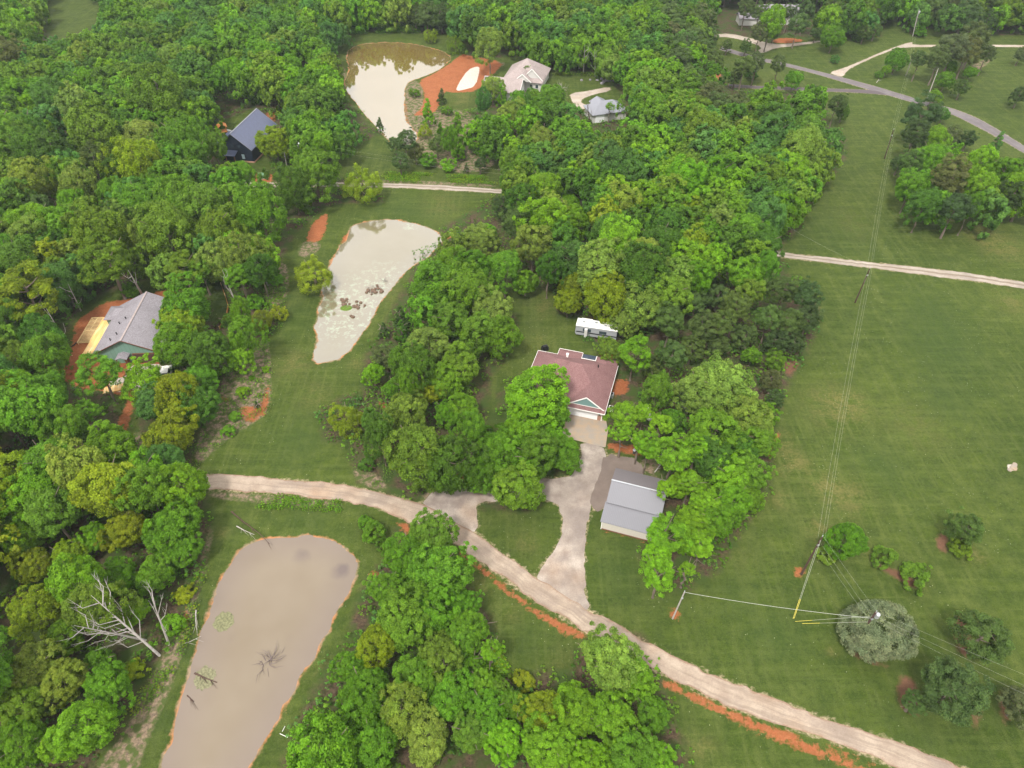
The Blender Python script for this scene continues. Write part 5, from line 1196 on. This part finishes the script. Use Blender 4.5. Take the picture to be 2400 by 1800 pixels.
for x in (-1, 1):
    for y in (-1, 1): MB().box(x - .09, x + .09, y - .09, y + .09, 0, 3.2).build("post", M_orng, PS)
MB().box(-1.1, 1.1, -1.1, 1.1, 1.5, 1.62).build("platform", M_orng, PS)
MB().shell([[(-1.4, -1.4, 3.1), (0, -1.4, 4.1), (0, 1.4, 4.1), (-1.4, 1.4, 3.1)], [(0, -1.4, 4.1), (1.4, -1.4, 3.1), (1.4, 1.4, 3.1), (0, 1.4, 4.1)]], .08).build("roof", M_orng, PS)
MB().beam((-5.0, 0, 2.6), (-1, 0, 2.6), .18, .18).beam((-5, 0, 2.6), (-5.3, 1.3, 0), .12, .12).beam((-5, 0, 2.6), (-5.3, -1.3, 0), .12, .12).build("swing_beam", M_joist, PS)
for x in (-4, -2.5):
    MB().box(x - .25, x + .25, -.12, .12, .5, .55).tube([(x - .24, 0, .5), (x - .24, 0, 2.6)], .02, 4).tube([(x + .24, 0, .5), (x + .24, 0, 2.6)], .02, 4).build("swing", M_orng, PS)
MB().shell([[(1, -.3, 1.6), (1, .3, 1.6), (3.6, .3, .3), (3.6, -.3, .3)][::-1]], .08).beam((1, -.33, 1.7), (3.6, -.33, .4), .06, .25).beam((1, .33, 1.7), (3.6, .33, .4), .06, .25).build("slide", M_white, PS)
eb = empty("utility_box", (0, 0, 0), .1, "low green utility box on the pale dirt below the black house", "utility box"); place(eb, *T(0, 0, 1708, 1150))
MB().box(-1.5, 1.5, -1.1, 1.1, 0, .12).build("pad", M_conc, eb); MB().box(-1.35, 1.35, -.95, .95, .12, .95).build("cabinet", M_green2, eb); MB().box(-1.4, 1.4, -1.0, 1.0, .95, 1.02).build("lid", M_green2, eb)
sp_ = empty("air_conditioner", (0, 0, 0), .2, "white outdoor unit at the right corner of the black house", "air conditioner"); place(sp_, *T(0, 0, 1662, 1015))
MB().box(-.5, .5, -.5, .5, 0, 1.1).build("cabinet", M_white, sp_); MB().tube([(0, 0, 1.1), (0, 0, 1.16)], .4, 12).build("fan_guard", M_black, sp_)

# ------------------------------------------------------------------ far gabled house
Dh = empty("house", (2.4, 232.6, 0), math.radians(-14), "large far house with tan-grey roofs and three white-trimmed gables", "house")
r = MB()
r.shell(roof_faces(-13.2, 0, 0, 10.6, 2.8, .55, 'x', (0, 0)), .15)
r.shell(roof_faces(-8.5, 5.6, 10.0, 24.5, 3.0, .74, 'y', (1, 1)), .15)
r.shell([[(-4.2, 8.8, 3.4), (-1.1, 8.8, 5.9), (-1.1, 15, 5.9), (-4.2, 15, 3.4)], [(-1.1, 8.8, 5.9), (2.0, 8.8, 3.4), (2.0, 15, 3.4), (-1.1, 15, 5.9)]], .12)
r.shell([[(-1.8, 11.2, 3.6), (1.6, 11.2, 7.0), (1.6, 17, 7.0), (-1.8, 17, 3.6)], [(1.6, 11.2, 7.0), (5.4, 11.2, 3.4), (5.4, 17, 3.4), (1.6, 17, 7.0)]], .12)
r.build("roof", M_gsh2, Dh)
MB().poly([(-3.9, 9.0, 3.4), (1.7, 9.0, 3.4), (-1.1, 9.0, 5.75)]).poly([(-1.6, 11.4, 3.5), (5.1, 11.4, 3.5), (1.6, 11.4, 6.8)]).build("gable", M_wallw, Dh)
MB().beam((-4.2, 8.78, 3.35), (-1.1, 8.78, 5.85), .1, .25).beam((-1.1, 8.78, 5.85), (2.0, 8.78, 3.35), .1, .25).beam((-1.8, 11.18, 3.55), (1.6, 11.18, 6.95), .1, .25).beam((1.6, 11.18, 6.95), (5.4, 11.18, 3.35), .1, .25).beam((.03, 0, 2.75), (.03, 5.3, 5.65), .08, .25).beam((.03, 5.3, 5.65), (.03, 10.6, 2.75), .08, .25).build("rake_board", M_white, Dh)
MB().box(-12.6, -.5, .6, 10.2, 0, 2.8).poly([(-.5, .6, 2.8), (-.5, 10.2, 2.8), (-.5, 5.4, 5.4)]).box(-7.9, 5.0, 10.6, 23.9, 0, 3.1).build("wall", M_wallw, Dh)
for y in (1.4, 5.6): MB().box(-.52, -.44, y, y + 3.2, 0, 2.3).build("garage_door", M_gdoor, Dh)
for x in (-2.2, 1.6, 3.6):
    w_ = MB().box(x - .6, x + .6, 10.5, 10.6, 1, 2.3).build("window_frame", M_white, Dh); MB().box(x - .5, x + .5, 10.46, 10.5, 1.1, 2.2).build("pane", M_glass, Dh).parent = w_
# far metal-roofed barn, seen past a bare tree
Eh = empty("barn", (25.2, 216.0, 0), math.radians(18), "far pale grey metal-roofed barn behind a bare forked tree", "barn")
r = MB().shell(roof_faces(0, 12.2, 0, 8.2, 2.7, .62, 'x', (1, 1)), .12).shell(roof_faces(3.2, 8.6, 4, 11.0, 2.6, .5, 'y', (0, 0)), .12)
r.build("roof", M_galvD, Eh)
MB().box(.5, 11.7, .5, 7.7, 0, 2.65).box(3.7, 8.1, 7, 10.6, 0, 2.5).build("wall", M_wallw, Eh)
MB().box(1.2, 4.2, .40, .5, 0, 2.4).build("barn_door", M_gdoor, Eh)
# far white house at the top
Fh = empty("house", (109.8, 316, 0), 0, "far white house with a light grey roof among pines at the top", "house")
MB().shell(roof_faces(-8.6, 8.6, -5, 6, 3.0, .60, 'x', (0, 0)), .15).shell(roof_faces(-17, -8.7, -6, 1, 2.6, .45, 'x', (0, 0)), .15).build("roof", M_gsh, Fh)
MB().box(-8.2, 8.2, -4.6, 5.6, 0, 3.0).box(-16.5, -8.2, -5.6, .6, 0, 2.6).poly([(8.2, -4.6, 3), (8.2, 5.6, 3), (8.2, .5, 6.0)]).build("wall", M_wallw, Fh)
for x in (-6, -2, 2, 6):
    w_ = MB().box(x - .7, x + .7, -4.7, -4.6, 1, 2.3).build("window_frame", M_white, Fh); MB().box(x - .6, x + .6, -4.74, -4.7, 1.1, 2.2).build("pane", M_glass, w_)

# ------------------------------------------------------------------ poles and wires
POLES = {}
def pole(key, bx, tx, h, mat, lab, arm=False, tr=False, r=.16):
    b = at(*bx); e = empty("utility_pole", (b.x, b.y, 0), 0, lab, "utility pole", "wooden utility poles")
    t = at(*tx, h); lean = Vector((t.x - b.x, t.y - b.y, 0)); lean = lean if lean.length < 1.2 else lean * (1.2 / lean.length)
    top = Vector((lean.x, lean.y, h))
    MB().tube([(0, 0, -.2), tuple(top)], [r, r * .7], 10).build("shaft", mat, e)
    MB().tube([tuple(top), tuple(top + Vector((0, 0, .35)))], .06, 6).build("insulator", M_steel, e)
    MB().box(lean.x * .8 - .12, lean.x * .8 + .12, lean.y * .8 - .22, lean.y * .8 - .12, h * .8, h * .8 + .3).build("bracket", M_steel, e)
    if arm: MB().beam(tuple(top + Vector((-1.1, 0, -.4))), tuple(top + Vector((1.1, 0, -.4))), .1, .12).build("crossarm", mat, e)
    if tr:
        q = top + Vector((.45, -.05, -1.3)); MB().tube([tuple(q), tuple(q + Vector((0, 0, .08))), tuple(q + Vector((0, 0, .85))), tuple(q + Vector((0, 0, .95)))], [.22, .3, .3, .2], 14).build("transformer", M_steel, e)
    POLES[key] = Vector((b.x, b.y, 0)) + top
    return e
pole('a', (1878, 1346), (1927, 1258), 10, M_pole, "dark leaning utility pole in a bare dirt ring beside a green tree", r=.18)
pole('b', (2001, 1506), (2053, 1435), 9, M_pole, "dark utility pole with a grey transformer rising from the silvery shrub", tr=True, r=.18)
pole('c', (2004, 709), (2039, 629), 9, M_pole, "thin dark utility pole just below the farm track in the field")
pole('d', (2073, 372), (2092, 305), 9, M_pole, "thin utility pole in the grass clearing beside the big clump")
pole('e', (2123, 177), (2138, 135), 6.5, M_polel, "short pale utility pole beyond the paved road")
pole('f', (2173, 231), (2198.6, 162), 9.5, M_polel, "tall pale leaning utility pole right beside the paved road")
pole('g', (2139, 85), (2145, 22), 9.5, M_polel, "farthest utility pole in the clearing near the top", tr=True)
pole('h', (1576, 1450), (1604, 1388), 7.4, M_polel, "light grey service pole on an orange dirt patch by the gravel road", r=.13)
pole('i', (707, 382), (700, 345), 7, M_polel, "pale utility pole with a transformer right of the black house", tr=True)
pole('j', (674, 395), (671, 372), 5, M_polel, "short service pole with a meter right of the black house")
pole('k', (1788, 578), (1788, 524), 9, M_polel, "utility pole at the woods edge above the farm track")
def wire(a, b, lab, mat=None, sag=.03, r=.006, off=(0, 0, 0), grp="overhead wires", nm="overhead_wire"):
    a = Vector(a) + Vector(off); b = Vector(b) + Vector(off); n = 14; L = (b - a).length
    P = [a.lerp(b, i / n) - Vector((0, 0, 4 * sag * L * (i / n) * (1 - i / n))) for i in range(n + 1)]
    tag(MB().tube(P, r, 4).build(nm, mat or M_wire), lab, "wire", grp)
for (p, q, lab) in (('a', 'c', "between the leaning field pole and the pole by the farm track"), ('c', 'd', "between the farm track pole and the clearing pole"), ('d', 'e', "between the clearing pole and the short pale pole"), ('e', 'g', "between the short pale pole and the farthest pole")):
    for nm, off in (("left wire ", (-.55, 0, -.1)), ("middle wire ", (0, 0, .3)), ("right wire ", (.55, 0, -.5))): wire(POLES[p], POLES[q], nm + lab, off=off, sag=.015)
for nm, off in (("upper wire ", (0, 0, .3)), ("middle wire ", (-.2, 0, -.9)), ("lower wire ", (-.3, 0, -1.9))):
    wire(POLES['a'], POLES['b'], nm + "between the leaning field pole and the transformer pole", off=off, sag=.012)
for (x, y, dz, nm) in ((2400, 1130, .2, "upper wire "), (2400, 1208, -.8, "middle wire "), (2400, 1268, -1.7, "lower wire ")):
    q = at(*T(2, 2, x, y), 8.6 + dz); wire(POLES['b'] + Vector((0, 0, dz)), q, nm + "running right from the transformer pole out of view", sag=.008)
wire(POLES['b'] + Vector((0, 0, -1.6)), POLES['h'], "thick white twisted cable from the transformer pole to the service pole", M_cabl, .02, .014, nm="service_cable")
wire(POLES['k'], POLES['c'], "wire from the woods edge pole to the farm track pole", sag=.02)
wire(POLES['j'], POLES['i'], "short drooping wire between the two poles by the black house", sag=.05)
for dz, nm in ((0, "upper wire "), (-1.2, "lower wire ")):
    wire(POLES['i'] + Vector((0, 0, dz)), at(1215, 402 - 8 * dz, 7 + dz), nm + "running along the farm track from the black house pole", sag=.012)
wire(POLES['f'] + Vector((0, 0, -.5)), POLES['e'], "wire between the tall pale pole and the short pale pole", sag=.03)
for (key, x, y, lab, o2) in (('a', 715, 692, "long guy wire with a yellow guard below the leaning field pole", -2.5), ('a', 722, 690, "second long guy wire beside the yellow guard below the leaning pole", -.5), ('b', 730, 709, "guy wire with a yellow guard left of the transformer pole", -1.0), ('b', 775, 723, "lower guy wire with a yellow guard left of the transformer pole", -2.6)):
    e = empty("guy_wire", (0, 0, 0), 0, lab, "guy wire", "guy wires with yellow guards"); g0 = at(*T(2, 2, x, y), .0); a = POLES[key] + Vector((0, 0, o2)); d = (a - g0).normalized()
    MB().tube([g0, a], .016, 4).build("strand", M_wire, e); MB().tube([g0, g0 + d * (2.6 if y > 700 else 3.0)], .022, 6).build("guard", M_yel, e)

# ------------------------------------------------------------------ dead trees, logs, debris
def dead_tree(base, tip, h, nb, lab, seed, r0=.2, spread=.5, mat=None, cat="dead tree", name="dead_tree", z0=0):
    rr = random.Random(seed); b = at(*base, z0); t = at(*tip, h); e = empty(name, (b.x, b.y, z0), 0, lab, cat)
    D_ = t - b; main = [Vector((0, 0, -.1)), D_ * .35, D_ * .7, D_]
    MB().tube(main, [r0, r0 * .75, r0 * .45, r0 * .12], 7).build("trunk", mat or M_dead, e)
    L = D_.length
    for i in range(nb):
        f = .25 + .68 * i / nb; p = D_ * f; side = D_.cross(Vector((rr.uniform(-1, 1), rr.uniform(-1, 1), rr.uniform(-1, 1)))).normalized()
        q1 = p + (D_.normalized() * .5 + side * spread) * L * .22; q2 = q1 + (D_.normalized() * .7 + side * .2 + Vector((rr.uniform(-.2, .2), rr.uniform(-.2, .2), .1))) * L * .22
        m = MB().tube([p, q1, q2], [r0 * .35, r0 * .22, r0 * .06], 5)
        for _ in range(3):
            s2 = q1.lerp(q2, rr.uniform(.1, .8)); m.tube([s2, s2 + (q2 - q1).normalized() * L * .07 + Vector((rr.uniform(-1, 1), rr.uniform(-1, 1), rr.uniform(-.3, 1))) * L * .05], [r0 * .12, r0 * .03], 4)
        m.build("branch", mat or M_dead, e)
    return e
dead_tree(T(0, 2, 1035, 930), T(0, 2, 590, 540), 13, 15, "big leafless white dead tree leaning over the woods left of the near pond", 3, .20, .6)
dead_tree(T(0, 2, 945, 830), T(0, 2, 480, 735), 12, 12, "second white dead tree leaning left with a fan of bare limbs", 8, .17, .5)
dead_tree(T(0, 2, 1095, 860), T(0, 2, 970, 520), 13, 6, "slender white dead tree nearest the near pond bank", 4, .17, .3)
dead_tree(T(0, 1, 1735, 190), T(0, 1, 1655, -40), 10, 5, "slim grey dead tree on the bank left of the middle pond", 5, .2, .3)
dead_tree(T(0, 1, 1540, 330), T(0, 1, 1440, 90), 10, 4, "thin pale leaning trunk beside the small fenced lawn", 6, .18, .3)
dead_tree(T(0, 1, 925, 255), T(0, 1, 830, 90), 11, 4, "thick pale forked trunk right behind the deck house roof", 7, .26, .4)
dead_tree(T(0, 1, 525, 355), T(0, 1, 440, 180), 9, 3, "bare pale trunk at the woods edge left of the deck house", 9, .18, .4)
dead_tree(T(0, 1, 440, 590), T(0, 1, 300, 340), 9, 5, "bending grey trunk beside the orange dirt left of the deck", 10, .2, .5)
dead_tree(T(1, 0, 1648, 495), T(1, 0, 1640, 330), 11, 4, "tall bare white trunk at the edge of the far lawn", 12, .28, .25)
dead_tree(T(1, 0, 1568, 475), T(1, 0, 1578, 290), 12, 4, "tall bare forked trunk in the middle of the far wood edge", 13, .28, .4)
dead_tree(T(1, 0, 1540, 445), T(1, 0, 1543, 330), 8, 3, "shorter bare trunk left of the far lawn's tall white trunks", 14, .26, .3)
dead_tree(T(1, 0, 1612, 800), T(1, 0, 1590, 660), 7, 5, "dark bare forked tree in front of the far barn roof", 15, .22, .9, M_pole)
dead_tree(T(1, 0, 1420, 640), T(1, 0, 1430, 530), 6, 12, "pale leafless bushy tree on the far lawn edge", 16, .12, 1.4)
dead_tree(T(2, 2, 30, -640), T(2, 2, 60, -760), 6, 8, "tangle of bare brown limbs in the pine stand", 17, .15, 1.2)
dead_tree(T(1, 1, 2030, 1400), T(1, 1, 2130, 1280), 4, 12, "fallen bare brush beside the upper end of the metal shed", 21, .12, 1.3)
def log(pts, rad, lab, nb=4, mat=None, z=.15, seed=1):
    rr = random.Random(seed); P = [at(*q, 0) + Vector((0, 0, z)) for q in pts]; e = empty("fallen_log", tuple(P[0]), 0, lab, "log", "fallen logs near the near pond")
    Q = [p - P[0] for p in P]; MB().tube(Q, [rad] + [rad * (.8 - .6 * i / len(Q)) for i in range(1, len(Q))], 6).build("trunk", mat or M_dead, e)
    for i in range(nb):
        j = rr.randrange(len(Q) - 1); p = Q[j].lerp(Q[j + 1], rr.random()); d = (Q[-1] - Q[0]).normalized()
        MB().tube([p, p + d * 1.0 + Vector((rr.uniform(-1, 1), rr.uniform(-1, 1), rr.uniform(0, .5)))], [rad * .35, .01], 4).build("branch", mat or M_dead, e)
log([T(0, 2, x, y) for x, y in ((1500, 0), (1590, 75), (1680, 140), (1750, 212))], .13, "long fallen branch lying down the bank into the near pond", 6, M_pole)
log([T(0, 2, x, y) for x, y in ((1535, 95), (1590, 125), (1650, 150))], .09, "shorter pale branch beside the long one above the near pond", 4)
log([T(0, 2, x, y) for x, y in ((1272, 640), (1270, 700), (1278, 765))], .12, "pale log lying in the grass left of the near pond", 3)
log([T(0, 2, x, y) for x, y in ((1185, 860), (1240, 840), (1305, 808))], .06, "thin dead stem on the grass below the white dead trees", 3)
log([T(0, 2, x, y) for x, y in ((1255, 1035), (1320, 1065), (1400, 1095))], .14, "dark half-sunk log poking into the near pond", 5, M_pole, -.45)
log([T(0, 2, x, y) for x, y in ((1205, 1180), (1250, 1220))], .08, "small stick at the left edge of the near pond", 3, M_pole, -.45)
log([T(2, 0, x, y) for x, y in ((1255, 538), (1272, 515))], .12, "short pale log beside the far shrub row", 1)
pp = empty("irrigation_pipe", (0, 0, 0), 0, "pale bent pipe lying on the grass right of the near pond", "pipe")
q = [at(*T(0, 2, x, y)) + Vector((0, 0, .1)) for x, y in ((1815, 1438), (1866, 1462), (1830, 1425), (1848, 1390))]
MB().tube([q[0], q[1]], .04, 6).build("pipe_run", M_cabl, pp); MB().tube([q[2], q[3]], .035, 6).build("pipe_riser", M_cabl, pp)
def brush(u, v, R, n, lab, z, mat, seed, cat="brush pile", name="brush_pile"):
    rr = random.Random(seed); b = at(u, v, z); e = empty(name, tuple(b), 0, lab, cat)
    for i in range(n):
        a = rr.uniform(0, 6.28); L = R * rr.uniform(.4, 1); p0 = Vector((rr.uniform(-.3, .3) * R, rr.uniform(-.3, .3) * R, -.15)); p1 = p0 + Vector((math.cos(a) * L * .6, math.sin(a) * L * .6, rr.uniform(.1, .6))); p2 = p1 + Vector((math.cos(a + .5) * L * .5, math.sin(a + .5) * L * .5, rr.uniform(-.2, .4)))
        MB().tube([p0, p1, p2], [.05, .035, .012], 4).build("branch", mat, e)
M_brush = plain("wet_brush", (.13, .10, .10), .8, .3)
brush(*T(0, 2, 1745, 975), 2.4, 26, "dark brush pile standing out of the middle of the near pond", -.5, M_brush, 5)
brush(*T(1, 1, 210, 215), 2.2, 22, "larger tangle of dark stumps near the right shore of the middle pond", -.5, M_brush, 6, "debris", "stump_pile")
brush(*T(1, 1, 285, 158), 1.3, 12, "small dark snag above the stump tangle in the middle pond", -.5, M_brush, 7, "debris", "stump_pile")
M_clod = plain("muddy_clod", (.13, .085, .06), .95, .4, 5)
def clods(u, v, R, n, lab, seed, mat=None, hh=.35):
    rr = random.Random(seed); b = at(u, v, -.5); e = empty("mud_islet", tuple(b), 0, lab, "islet")
    for i in range(n):
        x, y, s = rr.gauss(0, R * .5), rr.gauss(0, R * .35), rr.uniform(.15, .5); m = MB(); pts = []
        m.tube([(x, y, -.15), (x, y, .05 + s * .2), (x + .05, y, s * hh * 2), (x + .05, y, s * hh * 2 + .05)], [s, s * 1.0, s * .6, .02], 7)
        m.build("clod", mat or M_clod, e, False)
    return e
clods(*T(1, 1, 60, 320), 2.6, 26, "muddy islet with a grassy hummock in the middle pond", 2)
clods(*T(1, 1, 215, 225), 1.8, 22, "scatter of dark clods around the stump tangle in the middle pond", 3)
clods(*T(1, 1, 60, 392), .7, 6, "lone small dark islet below the grassy hummock", 4)
M_hum = plain("hummock_grass", (.085, .14, .02), .95, .4, 6)
hm = MB(); hm.tube([(0, 0, -.6), (0, 0, -.3), (0, 0, -.1), (0, 0, 0)], [1.5, 1.35, .9, .1], 18)
o = hm.build("grass_hummock", M_hum); b = at(*T(1, 1, 30, 330), -.2); o.location = tuple(b); o.scale = (1.0, .75, 1); tag(o, "low green grassy hummock rising from the middle pond", "hummock")
for i, (tc, x, y, r, cl) in enumerate(((0, 1450, 712, 1.5, (.15, .15, .08)), (0, 1325, 1075, 1.6, (.16, .155, .09)))):
    q = MB(); nn = 26; rr = random.Random(i); q.poly([(math.cos(a / nn * 6.283) * r * rr.uniform(.75, 1.1), math.sin(a / nn * 6.283) * r * 1.1 * rr.uniform(.75, 1.1), 0) for a in range(nn)])
    o = q.build("algae_mat", plain("algae", cl, .9, .5, 3)); b = at(*T(tc, 2, x, y), -.5); o.location = (b.x, b.y, -.49); o['kind'] = 'stuff'; tag(o, ("round" if i == 0 else "ragged") + " yellow-green algae mat near the left shore of the near pond", "algae")
# scattered stones
st = empty("stone_slab", (0, 0, 0), .1, "pale pinkish stone slab lying in the right field", "stone"); place(st, *T(2, 1, 2135, 1370)); rr = random.Random(2)
for i in range(7):
    x, y = rr.uniform(-.9, .9), rr.uniform(-.6, .6); MB().tube([(x, y, -.05), (x, y, .18), (x, y, .24)], [.42, .38, .2], 7).build("stone", M_pst if 'M_pst' in globals() else M_conc, st)
rp_ = empty("rock_pile", (0, 0, 0), 0, "grey rock pile at the right end of the far lawn", "rock pile"); place(rp_, *T(1, 0, 1705, 520))
for i in range(16):
    x, y, s = rr.gauss(0, 2.2), rr.gauss(0, 1.0), rr.uniform(.3, .7); MB().tube([(x, y, -.1), (x, y, s * .5), (x + .1, y, s * .8)], [s, s * .85, s * .3], 6).build("rock", M_gsh, rp_)

haze_on = True
if haze_on:
    hz = MB().box(-560, 560, -40, 640, -6, 112).build("haze", None)
    k = NT("haze_volume"); pv = k.n("ShaderNodeVolumePrincipled"); pv.inputs['Color'].default_value = (.75, .86, .92, 1); pv.inputs['Density'].default_value = .00011
    k.t.links.new(pv.outputs[0], k.out.inputs['Volume']); hz.data.materials.append(k.m); tag(hz, "faint pale haze over the far woods", "haze", None, "stuff")
